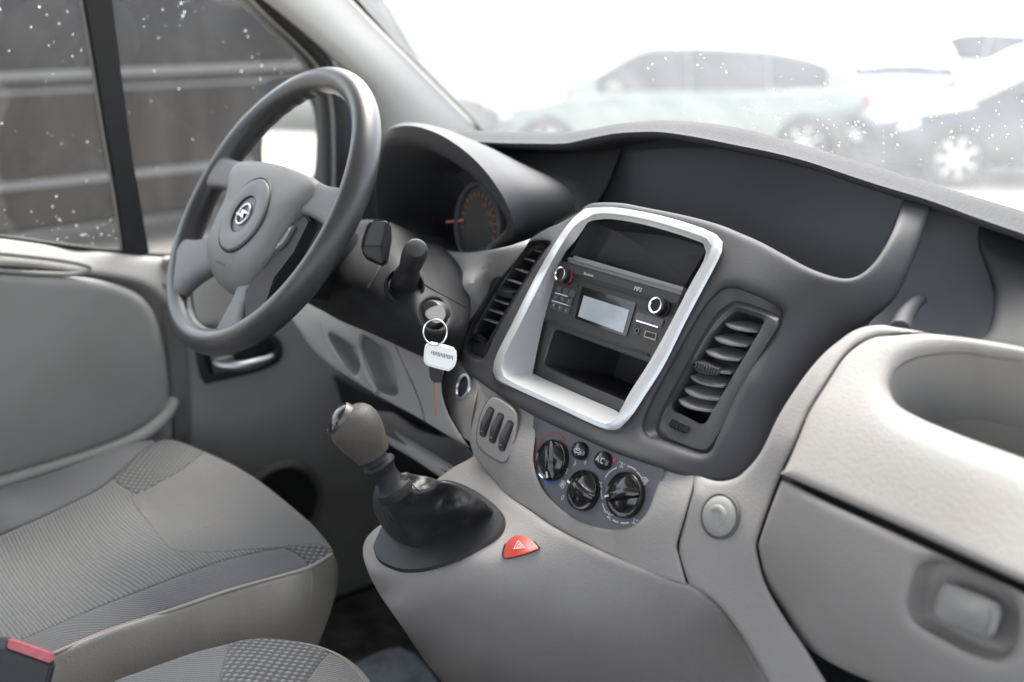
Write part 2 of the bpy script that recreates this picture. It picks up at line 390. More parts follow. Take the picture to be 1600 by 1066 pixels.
def fabric(name, col, col2, px, py, amp, kind, dirt=.0):
    """knitted cloth: ribs of period px along x broken into stitches of period py along y, or a honeycomb"""
    m = bpy.data.materials.new(name); m.use_nodes = True; t = m.node_tree; b = t.nodes['Principled BSDF']; b.inputs['Roughness'].default_value = .92; b.inputs['Specular IOR Level'].default_value = .2
    b.inputs['Sheen Weight'].default_value = .25
    N = lambda ty, op=None: t.nodes.new('ShaderNode'+ty)
    tc = N('TexCoord'); sx = N('SeparateXYZ'); t.links.new(tc.outputs['Object'], sx.inputs[0])
    def math_(op, a, bb=None):
        n = N('Math'); n.operation = op
        for i, v in enumerate((a, bb)):
            if v is None: continue
            if isinstance(v, (int, float)): n.inputs[i].default_value = v
            else: t.links.new(v, n.inputs[i])
        return n.outputs[0]
    if kind == 'rib':
        nz = N('TexNoise'); nz.inputs['Scale'].default_value = 5; t.links.new(tc.outputs['Object'], nz.inputs['Vector'])
        xx = math_('ADD', sx.outputs[0], math_('MULTIPLY', nz.outputs[0], .006))
        a = math_('ABSOLUTE', math_('SINE', math_('MULTIPLY', xx, math.pi/px)))
        c = math_('ABSOLUTE', math_('SINE', math_('MULTIPLY', sx.outputs[1], math.pi/py)))
        h = math_('MULTIPLY', a, math_('ADD', .55, math_('MULTIPLY', c, .45)))
    elif kind == 'comb':
        a = math_('COSINE', math_('MULTIPLY', sx.outputs[0], 2*math.pi/px)); c = math_('COSINE', math_('MULTIPLY', sx.outputs[1], 2*math.pi/py))
        h = math_('POWER', math_('MAXIMUM', 0, math_('MULTIPLY', a, c)), .6)
    else:
        a = math_('SINE', math_('MULTIPLY', math_('ADD', sx.outputs[0], math_('ADD', math_('MULTIPLY', sx.outputs[1], .9), sx.outputs[2])), 2*math.pi/px))
        nz = N('TexNoise'); nz.inputs['Scale'].default_value = 900; t.links.new(tc.outputs['Object'], nz.inputs['Vector'])
        h = math_('ADD', math_('MULTIPLY', a, .35), nz.outputs[0])
    bp = N('Bump'); bp.inputs['Strength'].default_value = .9; bp.inputs['Distance'].default_value = amp; t.links.new(h, bp.inputs['Height']); t.links.new(bp.outputs[0], b.inputs['Normal'])
    mx = N('MixRGB'); mx.inputs[1].default_value = (*col2, 1); mx.inputs[2].default_value = (*col, 1); t.links.new(h, mx.inputs[0])
    last = mx.outputs[0]
    if dirt:
        n2 = N('TexNoise'); n2.inputs['Scale'].default_value = 15; n2.inputs['Detail'].default_value = 7; n2.inputs['Roughness'].default_value = .65; t.links.new(tc.outputs['Object'], n2.inputs['Vector'])
        mr = N('MapRange'); mr.inputs[1].default_value = .53; mr.inputs[2].default_value = .66; mr.inputs[4].default_value = dirt; t.links.new(n2.outputs[0], mr.inputs[0])
        m2 = N('MixRGB'); m2.inputs[2].default_value = (.27, .2, .14, 1); t.links.new(mr.outputs[0], m2.inputs[0]); t.links.new(last, m2.inputs[1]); last = m2.outputs[0]
    t.links.new(last, b.inputs['Base Color']); return m
M_['rib'] = fabric('ribbed_grey_seat_cloth', (.15, .15, .147), (.06, .06, .061), .0046, .0040, .0015, 'rib')
M_['comb'] = fabric('honeycomb_seat_cloth', (.16, .16, .157), (.045, .045, .046), .0105, .0105, .0016, 'comb')
M_['plain'] = fabric('plain_grey_seat_cloth', (.138, .136, .132), (.112, .11, .107), .004, 0, .0011, 'fine', .34)
M_['bolster'] = fabric('blue_grey_bolster_cloth', (.102, .103, .108), (.08, .081, .086), .0042, 0, .0006, 'fine')
M_['vinyl'] = mat('stained_beige_seat_vinyl', (.32, .303, .275), .55, grain=.7, gscale=420, noise=.16, nscale=8, col2=(.255, .233, .203), kind='vor', dist_=.0006)
M_['display'] = mat('sky_toned_lcd_display', (.42, .45, .48), .12, noise=.2, nscale=18, col2=(.30, .335, .37))  # pale blue-grey stands in for sky reflected on the switched-off screen

# ------------------------------------------------------------------ van shell
van = thing('van_body', 'pale grey inner shell of the van with raked windscreen and left pillar', 'van', (.3, 0, .55))
WS = Plane((.37, 0, 1.69), (-1, 0, 1.0))       # slope of the windscreen, seen from inside
WS.n = np.array((-1, 0, -1.0))/math.sqrt(2)
def wsx(z): return .37-(z-1.69)*1.0
ws = build('windscreen', [(wsx(1.50), -.86, 1.50), (wsx(1.50), .80, 1.50), (wsx(2.13), .74, 2.13), (wsx(2.13), -.80, 2.13)], [[0, 1, 2, 3]], M_['screen'], van)
# A pillar trim: a rounded bar from the dash corner to the roof
pin = [(760, 214), (752, 203), (700, 152), (640, 92), (590, 42), (550, 0), (500, -52), (430, -125)]
pout = [(598, 232), (590, 190), (565, 140), (520, 95), (468, 48), (415, 4), (350, -50), (255, -128)]
rows = []
n = 40
A_ = cr([WSp for WSp in [EYE+ray(x, y)*(np.dot(np.array((.37, 0, 1.69))-EYE, WS.n)/np.dot(ray(x, y), WS.n)) for x, y in pin]], n)
B_ = cr([ony(x, y, .775) for x, y in pout], n)
for t, wob in ((-.02, .03), (0, .012), (.12, 0), (.4, -.012), (.7, -.016), (.92, -.004), (1, .01), (1.02, .03)):
    rows.append([a+(b-a)*t+np.array([.35, .75, .1])*wob for a, b in zip(A_, B_)])
V, F = gridmesh(rows); pil = build('pillar_trim', V, F, M_['pillar'], van, 60)
# black rubber bead along the windscreen edge of the pillar, and seal on the door side
tube('windscreen_seal', [p+np.array([0.004, .002, .004]) for p in A_[::4]], .0045, M_['rubber'], van, 8, 40)
roof_z = 2.16
V, F = gridmesh([[(wsx(2.10), -.82, 2.10), (wsx(2.10), .77, 2.10)], [(-.25, -.84, roof_z), (-.25, .8, roof_z)], [(-1.25, -.84, roof_z), (-1.25, .8, roof_z)]])
build('headliner', V, F, M_['headliner'], van)
V, F = gridmesh([[(wsx(2.10)+.01, -.9, 2.12), (wsx(2.10)+.01, .86, 2.12)], [(-.25, -.95, roof_z+.05), (-.25, .92, roof_z+.05)], [(-1.25, -.95, roof_z+.05), (-1.25, .92, roof_z+.05)]])
build('roof_skin', V, F, M_['blue'], van)
box('bulkhead', (-1.30, -.95, .55), (-1.26, .92, 1.50), M_['doord'], van)
box('passenger_light_block', (-1.26, -.96, .55), (-.10, -.90, 1.50), M_['doord'], van)  # unseen wall added to keep passenger-side light out of the cabin
box('cabin_floor', (-1.26, -.9, .80), (.62, .85, .84), M_['floor'], van)
box('firewall', (.56, -.9, .84), (.60, .85, 1.545), M_['floor'], van)
build('dash_light_block', [(.02, .83, .84), (.56, .83, .84), (.56, .83, 1.55), (.30, .83, 1.70), (.16, .83, 1.70), (.02, .83, 1.50)], [[0, 1, 2, 3, 4, 5]], M_['floor'], van)  # both side walls added to stop light leaking in under the dash
build('dash_light_block', [(-.02, -.82, .84), (.56, -.82, .84), (.56, -.82, 1.55), (.20, -.82, 1.62), (-.02, -.82, 1.60)], [[0, 1, 2, 3, 4]], M_['floor'], van)
box('sill_side', (-1.26, .86, .45), (.6, .92, 1.0), M_['blue'], van, bev=.01)
# passenger side windscreen pillar (beyond the frame, it shades the cabin)
tube('pillar_trim', [(wsx(1.55), -.84, 1.55), (wsx(1.85), -.83, 1.85), (wsx(2.12), -.81, 2.12)], .04, M_['pillar'], van, 12, 12)
# front wing and bonnet of the blue body outside the screen
V, F = gridmesh([[(.56, -.93, 1.46), (.56, .9, 1.46)], [(.75, -.93, 1.36), (.75, .9, 1.36)], [(1.25, -.85, 1.05), (1.25, .82, 1.05)], [(1.4, -.8, .6), (1.4, .77, .6)]])
build('bonnet', V, F, M_['blue'], van)

def drops(name, pts, nrm, up, m, parent, smin, smax):
    V, F = [], []
    bm0 = bmesh.new(); bmesh.ops.create_icosphere(bm0, subdivisions=2, radius=1)
    bv = [v.co.copy() for v in bm0.verts]; bf = [[v.index for v in f.verts] for f in bm0.faces]; bm0.free()
    nn = Vector(tuple(nrm)).normalized(); a = Vector(tuple(up)); a = (a-nn*a.dot(nn)).normalized(); c = nn.cross(a)
    for p in pts:
        s = smin+(smax-smin)*random.random()**2; e = 1+random.random()*.5; q = Vector(tuple(p)); o = len(V)
        V += [tuple(q+a*(v.x*s*e)+c*(v.y*s)+nn*(v.z*s*.55)) for v in bv]; F += [[i+o for i in f] for f in bf]
    return build(name, V, F, m, parent, 180)
def wsat(x, y, off=.0): r = ray(x, y); return EYE+r*((np.dot(np.array((.37, 0, 1.69))-EYE, WS.n))/np.dot(r, WS.n))-WS.n*off
P = []
for cx, cy, sx_, sy_, k in ((1250, 190, 90, 40, 60), (1420, 215, 120, 60, 90), (1340, 10, 40, 8, 18), (1130, 80, 60, 25, 26), (1500, 130, 90, 90, 60), (1400, 120, 200, 90, 50), (1290, 195, 60, 25, 40), (1530, 190, 60, 70, 40), (900, 90, 120, 60, 14)):
    for i in range(int(k*.7)):
        x, y = random.gauss(cx, sx_), random.gauss(cy, sy_)
        P.append(wsat(x, y, .0006))
P = [p for p in P if 1.5 < p[2] < 2.1]
struct(drops('raindrop', P, -WS.n, (1, 0, -1), M_['water'], ws, .0004, .0014), 'stuff')

# ------------------------------------------------------------------ driver door
door = thing('driver_door', 'shut left front door, pale grey trim with black lever bowl, speaker and rain-spotted window', 'door', (-.2, .82, .9))
DP = YC(.79)
# door skin outside
build('door_skin', [(-1.0, .93, .6), (.45, .93, .6), (.45, .92, 1.48), (-.2, .92, 1.5), (-1.0, .92, 1.55)], [[0, 1, 2, 3, 4]], M_['doord'], door)
sill_top = [(-60, 368), (0, 373), (60, 381), (120, 389), (190, 397), (240, 401), (300, 402), (360, 404), (420, 410), (470, 420)]
sill_low = [(-60, 412), (0, 412), (60, 416), (120, 424), (180, 434), (225, 447), (255, 470), (275, 505), (283, 540), (290, 560)]
def door_panel(name, out, m, d=.79, holes=(), bev=.006, hbev=None, ctrl=None, back=.02):
    x = [p[0] for p in out]; y = [p[1] for p in out]; q = YC(d)
    c = ctrl or [(min(x), min(y), q), (max(x), min(y), q), (min(x), max(y), q), (max(x), max(y), q)]
    return panel(name, out, c, m, door, holes, bev, hbev, 14, back)
# sill: slopes from the glass down to the inside
S_ctrl = [(x, y, YC(.815)) for x, y in sill_top[::3]]+[(x, y+7, YC(.79)) for x, y in sill_top[1::3]]+[(x, y, YC(.765)) for x, y in sill_low[:6:2]]+[(275, 505, YC(.77)), (470, 520, YC(.79)), (400, 460, YC(.785))]
panel('door_sill_trim', [(-400, 322, 1), (-150, 354), (0, 373), (60, 381), (120, 389), (190, 397), (240, 401), (300, 402), (360, 404), (420, 410), (490, 424, 1), (490, 480, 1), (400, 505), (320, 512), (290, 520), (272, 500), (255, 472), (225, 449), (180, 436), (120, 427), (60, 420), (-60, 412), (-400, 380, 1)], S_ctrl, M_['grey'], door, (), .010, None, 10, .03)
# recessed grip slot and the door card below it
slot = [(-300, 380), (-60, 392), (0, 397), (60, 402), (110, 410), (137, 420), (128, 426), (90, 427), (40, 424), (0, 420), (-60, 414), (-300, 396)]
card = [(-60, 392, 1), (0, 398), (60, 404), (110, 412), (150, 422), (190, 437), (222, 458), (243, 490), (254, 530), (260, 580), (265, 640), (270, 700, 1), (268, 735, 1), (-60, 735, 1)]
C_ctrl = [(-60, 500, YC(.755)), (0, 620, YC(.75)), (120, 520, YC(.75)), (100, 430, YC(.755)), (210, 560, YC(.755)), (240, 500, YC(.765)), (258, 640, YC(.77)), (140, 680, YC(.765)), (0, 730, YC(.76))]
cardD = Depth(C_ctrl)
card2 = [(-400, 392, 1), (-150, 416), (0, 426), (60, 430), (110, 432), (150, 436), (190, 446), (222, 464), (243, 494), (254, 534), (260, 580), (265, 640), (262, 680), (245, 693), (200, 712), (130, 730), (60, 748), (-60, 782), (-400, 930, 1)]
panel('door_card', card2, cardD, M_['door'], door, (), .014, None, 12, .03)
panel('grip_slot', slot, [(-60, 400, YC(.80)), (0, 410, YC(.80)), (130, 420, YC(.79)), (60, 425, YC(.79))], M_['doord'], door, (), .003)
tube('grip_lip', [ony(x, y, .762) for x, y in ((-60, 421), (0, 423), (60, 427.5), (110, 429), (136, 424), (142, 419), (128, 413), (80, 405), (0, 396), (-60, 392))], .0035, M_['grey'], door, 8, 60)
# lever bowl
bowl = [(304, 545, 1), (345, 530), (400, 520), (425, 522), (440, 536), (441, 556), (430, 570), (400, 582), (350, 594), (321, 600, 1), (312, 585)]
# lower pocket rim and base of the door
panel('door_base', [(-400, 400, 1), (240, 430, 1), (300, 450, 1), (560, 470, 1), (640, 640, 1), (640, 1000, 1), (-400, 1100, 1)], [(-60, 700, YC(.795)), (600, 700, YC(.795)), (300, 980, YC(.795))], M_['door'], door, [bowl], 0, None, 30, .01)
panel('door_groove', [(255, 440, 1), (285, 470, 1), (293, 560), (297, 640), (300, 780, 1), (272, 780, 1), (270, 640), (264, 560), (254, 490)], [(255, 440, YC(.783)), (300, 500, YC(.785)), (285, 770, YC(.787))], M_['doord'], door, (), .002)
tube('pocket_lip', [ony(x, y, d) for x, y, d in ((-400, 925, .735), (-200, 834, .735), (-60, 777, .735), (0, 757, .735), (60, 739, .735), (130, 718, .738), (200, 692, .742), (240, 668, .75), (262, 645, .765), (270, 628, .785))], .011, M_['door'], door, 10, 50)
panel('door_pocket', [(-400, 925, 1), (-200, 834), (-60, 777), (0, 757), (60, 739), (130, 718), (200, 692), (240, 668), (268, 645, 1), (270, 800, 1), (-400, 1060, 1)], [(-60, 775, YC(.742)), (130, 720, YC(.745)), (262, 650, YC(.772)), (0, 880, YC(.75)), (270, 790, YC(.775))], M_['door'], door, (), .003)
BP = YC(.784)
panel('handle_bowl', bowl, [(304, 545, BP), (440, 530, BP), (321, 600, BP)], M_['black'], door, [[(322, 550), (360, 541), (412, 532), (428, 543), (424, 558), (395, 570), (350, 580), (328, 583)]], .003, .004, 8, .01)
panel('handle_back', [(300, 535, 1), (445, 510, 1), (450, 580, 1), (310, 610, 1)], [(300, 540, BP, -.02), (440, 540, BP, -.02), (350, 600, BP, -.02)], M_['black'], door, (), 0)
lv = [ony(x, y, d) for x, y, d in ((334, 566, .79), (345, 571, .782), (368, 572, .772), (395, 568, .768), (418, 560, .772), (424, 556, .78))]
tube('door_lever', lv, lambda t: .0055+.0035*math.sin(math.pi*min(1, t*1.1)), M_['satin'], door, 12, 30)
plate('lever_plate', [(328, 552), (360, 548), (372, 574), (366, 582), (336, 586)], BP, .004, M_['satin'], door, -.012, .001)
# lock pin on the sill
lathe('lock_pin', [(0, .006), (.006, .006), (.008, .004), (.0085, 0), (.0085, -.03)], axis_mat(ony(262, 408, .80), (0, -.2, 1)), M_['grey'], door, 20)
# loudspeaker
spk = ony(440, 790, .782)
SM = axis_mat(spk, (0, -1, 0))
lathe('speaker_grille', [(0, .002), (.05, .0025), (.066, .002), (.068, .0)], SM, M_['black'], door, 48)
lathe('speaker_ring', [(.066, -.004), (.069, .004), (.074, .006), (.080, .003), (.082, -.004)], SM, M_['doord'], door, 48)
# window: pane, divider bar, frame
pane = build('window_pane', [(-1.1, .835, 1.45), (.22, .835, 1.45), (.22, .80, 1.72), (0.0, .78, 2.0), (-.1, .77, 2.12), (-1.1, .77, 2.12)], [[0, 1, 2, 3, 4, 5]], M_['side'], door)
def dpan(x, y):  # on the slightly tilted pane
    p = ony(x, y, .82)
    for _ in range(4): p = ony(x, y, float(np.interp(p[2], [1.45, 2.12], [.835, .77])))
    return p
P = []
for cx, cy, sx_, sy_, k in ((395, 105, 28, 14, 26), (285, 20, 30, 14, 22), (120, 365, 50, 14, 70), (120, 40, 40, 20, 24), (60, 140, 70, 90, 40), (300, 120, 100, 110, 60), (430, 60, 30, 30, 16), (20, 320, 60, 30, 30)):
    for i in range(int(k*.55)):
        x, y = random.gauss(cx, sx_), random.gauss(cy, sy_)
        if y < 388+ (x-200)*.05: P.append(dpan(x, y)+np.array([0, .001, 0]))
struct(drops('raindrop', P, (0, 1, .1), (0, 0, 1), M_['water'], pane, .0005, .0016), 'stuff')
plate_pts = [(118, -60), (166, -60), (172, 0), (186, 110), (203, 240), (219, 330), (231, 398), (190, 398), (178, 310), (159, 200), (143, 100), (126, 0)]
slab('divider_bar', [dpan(x, y)-np.array([0, .012, 0]) for x, y in plate_pts], (0, .022, 0), M_['rubber'], door, .004)
fr_out = [(405, -6), (440, 30), (482, 72), (510, 104), (528, 140), (536, 180), (538, 240), (536, 320), (530, 400)]
fr_in = [(376, -6), (412, 30), (452, 68), (482, 100), (500, 130), (508, 165), (511, 210), (511, 300), (505, 405)]
def strip(name, a, b, d0, d1, m, n=30, th=.02):
    a, b = cr([ony(x, y, d0) for x, y in a], n), cr([ony(x, y, d1) for x, y in b], n)
    V, F = gridmesh([[p+np.array([0, th, 0]) for p in a], a, [(p+q)/2-np.array([0, .006, 0]) for p, q in zip(a, b)], b, [p+np.array([0, th, 0]) for p in b]]); return build(name, V, F, m, door, 50)
strip('window_frame', [(x-4, y) for x, y in fr_in], [(x+6, y) for x, y in fr_in], .80, .80, M_['rubber'])
strip('window_frame', [(x+6, y) for x, y in fr_in], [(x+13, y-2) for x, y in fr_in], .795, .795, M_['door'])
strip('door_seal', [(x+12, y-2) for x, y in fr_in], [(x+10, y-6) for x, y in fr_out], .79, .785, M_['rubber'], th=.05)
strip('painted_frame', [(540, 150), (545, 180), (548, 220), (548, 260), (546, 330)], [(553, 150), (558, 180), (561, 220), (561, 260), (558, 330)], .83, .83, M_['blue'], 12)
# outer edge of sill seen under the glass
tube('glass_seal', [dpan(x, y)-np.array([0, .006, 0]) for x, y in ((-400, 318), (-150, 350), (0, 370), (60, 378), (120, 386), (190, 394), (240, 398), (330, 400), (500, 414))], .0045, M_['rubber'], door, 8, 40)
# wing mirror
MPl = Plane(ony(470, 220, 1.06), (-.80, -.55, .06))
def mloop(pts, w, n=48): return [MPl.at(x, y, w) for x, y in cr(pts, n, True)]
hous = [(396, 190), (400, 150), (412, 130), (440, 123), (470, 126), (495, 145), (515, 170), (521, 210), (520, 260), (512, 300), (470, 312), (420, 305), (398, 270)]
gls = [(408, 200), (412, 165), (424, 146), (446, 138), (468, 142), (484, 158), (492, 185), (494, 225), (490, 275), (478, 300), (440, 302), (414, 290), (406, 250)]
L0 = mloop(hous, 0); Lm = mloop(hous, -.03); c = np.mean(L0, axis=0)
V, F = ringloft([mloop(gls, -.006), mloop(gls, .002), mloop(hous, .002), L0, Lm, [q+(c-q)*.35-MPl.n*.05 for q in Lm], [q+(c-q)*.8-MPl.n*.07 for q in Lm]], cap1=True)
mir = build('wing_mirror', V, F, M_['black'], door, 50)
slab('mirror_glass', mloop(gls, -.003, 40), -MPl.n*.003, M_['mirror'], mir, 0)
tube('mirror_arm', [MPl.at(505, 300, -.03), ony(530, 330, .93)], .025, M_['black'], mir)
# ------------------------------------------------------------------ dashboard
dash = thing('dashboard', 'two-tone grey dashboard with silver framed centre stack, air vents and glove box', 'dashboard', (.1, 0, 1.4))
# pad along the top: lip, front band and the top that falls towards the glass
low = [(640, 215), (700, 223), (750, 226), (785, 228), (837, 229), (883, 229), (918, 222), (960, 214), (1000, 211.5), (1037, 212), (1094, 221), (1150, 232.6), (1206, 244), (1263, 259), (1319, 277.7), (1375, 296.4), (1450, 319), (1525, 347), (1600, 373), (1680, 402), (1760, 432), (2050, 541)]
upp = [(640, 204), (690, 204), (757, 204.8), (820, 205.8), (872, 206.5), (925, 201), (960, 194), (1000, 189.5), (1049, 187.6), (1112, 193), (1169, 202.6), (1225, 217.6), (1300, 240), (1375, 262.7), (1450, 285), (1525, 307.7), (1600, 330), (1680, 358), (1760, 388), (2050, 497)]
n = 90
lowP = cr([onx(x, y, .15) for x, y in low], n); uppP = cr([onx(x, y, .205) for x, y in upp], n)
up2 = []
yl = lowP[:, 1]
def atY(P, y): o = np.argsort(P[:, 1]); return np.stack([np.interp(y, P[o, 1], P[o, i]) for i in range(3)], 1)
ys = np.linspace(max(lowP[:, 1].min(), uppP[:, 1].min()), .70, n); Lw = atY(lowP, ys); Up = atY(uppP, ys)
rows = [Lw+np.array([.085, 0, -.010]), Lw+np.array([.012, 0, -.006]), Lw+np.array([.003, 0, -.003]), Lw, Lw+np.array([-.001, 0, .004])]
for t, b in ((.2, .003), (.45, .005), (.7, .005), (.9, .003), (1, 0)): rows.append(Lw+(Up-Lw)*t+np.array([-.4, 0, .9])*b*.6)
rows += [Up+np.array([.010, 0, -.0040]), Up+np.array([.03, 0, -.0135]), Up+np.array([.12, 0, -.045]), Up+np.array([.36, 0, -.16])]
V, F = gridmesh(rows); build('dash_pad', V, F, M_['pad'], dash, 60)
# hollow under the pad
V, F = gridmesh([Lw+np.array([.083, 0, -.009]), [(.285, p[1], p[2]-.028) for p in Lw], [(.30, p[1], 1.60) for p in Lw], [(.08, p[1], 1.52) for p in Lw]])
build('storage_recess', V, F, M_['recess'], dash)
# centre back panel of the hollow and the wall beside the instrument hood
panel('recess_panel', [(972, 232, 1), (1100, 205, 1), (1250, 232, 1), (1425, 290, 1), (1412, 318), (1398, 355), (1380, 395), (1350, 430), (1300, 445, 1), (1120, 400, 1), (930, 340, 1), (943, 305), (958, 270)], [(940, 320, XC(.235)), (975, 240, XC(.25)), (1420, 300, XC(.235)), (1350, 430, XC(.20)), (1150, 300, XC(.27)), (1100, 380, XC(.24))], M_['recess'], dash, (), .004, None, 14, .02)
panel('recess_wall', [(740, 225, 1), (800, 228), (880, 230), (975, 226, 1), (966, 248), (950, 288), (934, 318), (918, 350, 1), (860, 352, 1), (800, 300, 1)], [(780, 230, XC(.20)), (970, 240, XC(.225)), (930, 320, XC(.17)), (895, 345, XC(.12)), (900, 290, XC(.165)), (830, 262, XC(.17))], M_['dark'], dash, (), .005, None, 10, .02)
# ---- fascia
frame_hole = [(927, 335, 1), (957, 333), (1004, 341), (1055, 353), (1098, 367), (1116, 378, 1), (1118, 400), (1090, 452), (1062, 505), (1030, 562), (998, 618), (965, 664, 1), (944, 664), (915, 654), (874, 634), (831, 615), (790, 595), (781, 584, 1), (785, 557), (806, 513), (836, 452), (866, 398), (896, 353)]
rv_lip = [(1122, 458), (1132, 452), (1150, 451), (1180, 462), (1212, 477), (1221, 484), (1222, 496), (1205, 523), (1180, 564), (1158, 604), (1139, 642), (1120, 686), (1111, 704), (1098, 710), (1080, 706), (1056, 697), (1030, 688), (1012, 680), (1006, 668), (1010, 650), (1022, 622), (1038, 592), (1054, 562), (1072, 529), (1090, 498), (1106, 474)]
lv_lip = [(826, 380), (838, 376), (856, 376), (861, 381), (852, 392), (835, 418), (813, 455), (792, 490), (770, 530), (761, 552), (754, 562), (744, 562), (732, 556), (727, 546), (729, 531), (740, 504), (760, 468), (786, 428), (809, 394)]
fas = [(906, 331, 1), (916, 322), (933, 317), (970, 317.6), (1004, 323.6), (1071, 337), (1122, 350.7), (1156, 364), (1190, 379), (1225, 398), (1262, 418), (1300, 432), (1328, 435), (1352, 424), (1375, 398), (1395, 360), (1412, 312, 1), (1460, 312, 1), (1447, 350), (1430, 400), (1416, 432), (1398, 467), (1372, 492), (1335, 522), (1312, 541), (1284, 566), (1255, 603), (1225, 651), (1196, 711), (1171, 741), (1148, 757), (1119, 761), (1078, 749), (1031, 732), (962, 708), (903, 682), (840, 653), (787, 622), (749, 597), (729, 580), (717, 558), (717, 533), (727, 503), (744, 472), (767, 435), (795, 401), (818, 381), (852, 359), (879, 347)]
FC = [(930, 325, FA, -.009), (1040, 331, FA, -.009), (1120, 352, FA, -.010), (1000, 345, FA, -.009), (945, 420, FA, -.008), (1090, 400, FA, -.009), (1180, 380, FA, -.012), (890, 350, FA, -.022), (852, 362, FA, -.030), (818, 384, FA, -.036), (770, 438, FA, -.036), (735, 495, FA, -.036), (720, 545, FA, -.034), (800, 520, FA, -.006), (870, 390, FA, -.006), (760, 602, FA, -.006), (850, 655, FA, .001), (960, 702, FA, .003), (1031, 730, FA, .0), (1060, 560, FA, -.006), (1000, 680, FA, -.005), (1120, 420, FA, -.006), (1140, 480, FA, -.004), (1215, 485, FA, -.012), (1115, 700, FA, -.006), (1015, 675, FA, -.005), (1180, 600, FA, -.012), (1119, 758, FA, -.022), (1170, 735, FA, -.030), (1225, 645, FA, -.042), (1290, 560, FA, -.054), (1335, 522, FA, -.060), (1240, 440, FA, -.010), (1300, 455, FA, -.018), (1330, 436, FA, -.020), (1375, 440, FA, -.042), (1398, 467, FA, -.064), (1395, 370, XC(.105)), (1412, 316, XC(.155)), (1455, 316, XC(.16)), (1430, 400, XC(.115))]
FD = Depth(FC)
panel('fascia', fas, FD, M_['dark'], dash, [frame_hole, rv_lip, lv_lip], .006, [0, .010, .004], 9, .03, 5)

# ---- silver frame
def segloop(segs, planes, n=22):
    out = []
    for s, p in zip(segs, planes):
        pl, w_ = p if isinstance(p, tuple) else (p, 0)
        out += [pl.at(x, y, w_) for x, y in cr(s, n+1)[:-1]]
    return out
o_t = [(906, 333), (914, 327), (925, 324.5), (957, 324), (1004, 331), (1055, 343), (1098, 357), (1119, 366.5)]; o_r = [(1119, 366.5), (1129, 377), (1126, 398), (1098, 452), (1068, 509), (1038, 570), (1004, 624), (987, 650), (970, 668)]
o_b = [(970, 668), (958, 675), (944, 673), (918, 662), (874, 641), (831, 622), (787, 601), (775, 593)]; o_l = [(775, 593), (770, 582), (776, 557), (798, 513), (828, 452), (858, 398), (889, 351), (906, 333)]
c_t = [(919, 340), (924, 336), (932, 334), (957, 334), (1004, 341.5), (1052, 354.5), (1090, 367), (1104, 373)]; c_r = [(1104, 373), (1112, 382), (1107, 402), (1082, 450), (1054, 505), (1024, 560), (990, 613), (974, 642), (962, 656)]
c_b = [(962, 656), (950, 662), (938, 660), (915, 650), (874, 631), (834, 613), (797, 595), (787, 588)]; c_l = [(787, 588), (783, 578), (788, 556), (810, 512), (840, 452), (868, 398), (897, 354), (919, 340)]
i_t = [(918, 348), (921, 346), (930, 344), (957, 342.5), (1004, 350.5), (1050, 363), (1088, 376), (1099, 381)]; i_r = [(1099, 381), (1103, 391), (1100, 406), (1076, 450), (1048, 505), (1018, 560), (985, 612), (972, 636), (967, 645)]
i_b = [(967, 645), (960, 640), (950, 636), (915, 621), (880, 605.5), (850, 592), (838, 586), (832, 583.5)]; i_l = [(832, 583.5), (834, 574), (839, 548), (849, 503), (862, 455), (879, 402), (900, 375), (918, 348)]
L_back = segloop([o_t, o_r, o_b, o_l], [(FA, -.012)]*4); L_o = segloop([o_t, o_r, o_b, o_l], [(FA, -.002)]*4)
L_o2 = [a+(b-a)*.25+FA.n*.0035 for a, b in zip(L_o, segloop([c_t, c_r, c_b, c_l], [(FA, 0)]*4))]
L_c = segloop([c_t, c_r, c_b, c_l], [(FA, .003)]*4)
L_i = segloop([i_t, i_r, i_b, i_l], [(PR, .004), (FA, -.004), (PR, .004), (PR, .004)])
# the right wall drops straight back from its lip, out of sight
n = 22
for k in range(n): pass
L_m = [a+(b-a)*.18-FA.n*.0006 for a, b in zip(L_c, L_i)]
L_z = [np.array(p) for p in L_i]
for k in range(n, 2*n):
    p = L_i[k]; d = (p-PR.p)@PR.n; L_z[k] = p-PR.n*(d-.002)
def smooth_corner(L, idx, r=5):
    return L
V, F = ringloft([L_back, L_o, L_o2, L_c, L_m, L_i, L_z]); build('radio_frame', V, F, M_['silver'], dash, 50)

# ---- hollow above the radio, ledge, hollow below
M_['traydark'] = mat('tray_dark_plastic', (.034, .034, .038), .6, grain=.2, gscale=900)
rect = lambda q: [(*p, 1) for p in q]
up_hole = rect([(921, 345), (1004, 352), (1050, 364), (1099, 380), (1102, 394), (1066, 452), (980, 425), (891, 398)])
pocket('upper_tray', up_hole, Depth([(900, 350, PR), (1100, 380, PR), (891, 398, PR), (1066, 452, PR)]), (.034, 0, -.013), M_['traydark'], dash, .93, .0)
uvl = lambda q: [PR.uv(x, y) for x, y in q]
M_['ledge'] = mat('mid_grey_ledge_plastic', (.2, .2, .206), .4, grain=.2, gscale=900)
plate('tray_ledge', [(890, 397), (1069, 449), (1064, 461), (878, 407)], PR, .014, M_['ledge'], dash, -.008, .004)
def opl(name, hole_out, hole_in, pl, th, m, w=0):
    D = Depth([(hole_out[i][0], hole_out[i][1], pl, w) for i in range(len(hole_out))])
    return panel(name, rect(hole_out), D, m, dash, [hole_in], .001, .003, 8, .02)
lo_in = [(866, 519), (869, 516), (876, 517), (950, 544), (1020, 570), (1024, 577), (1018, 590), (990, 630), (983, 631), (968, 623), (900, 594), (856, 573), (851, 569), (853, 561)]
opl('lower_tray_frame', [(846, 499), (1030, 557), (985, 660), (829, 586)], lo_in, PR, .01, M_['darkv'], .0)
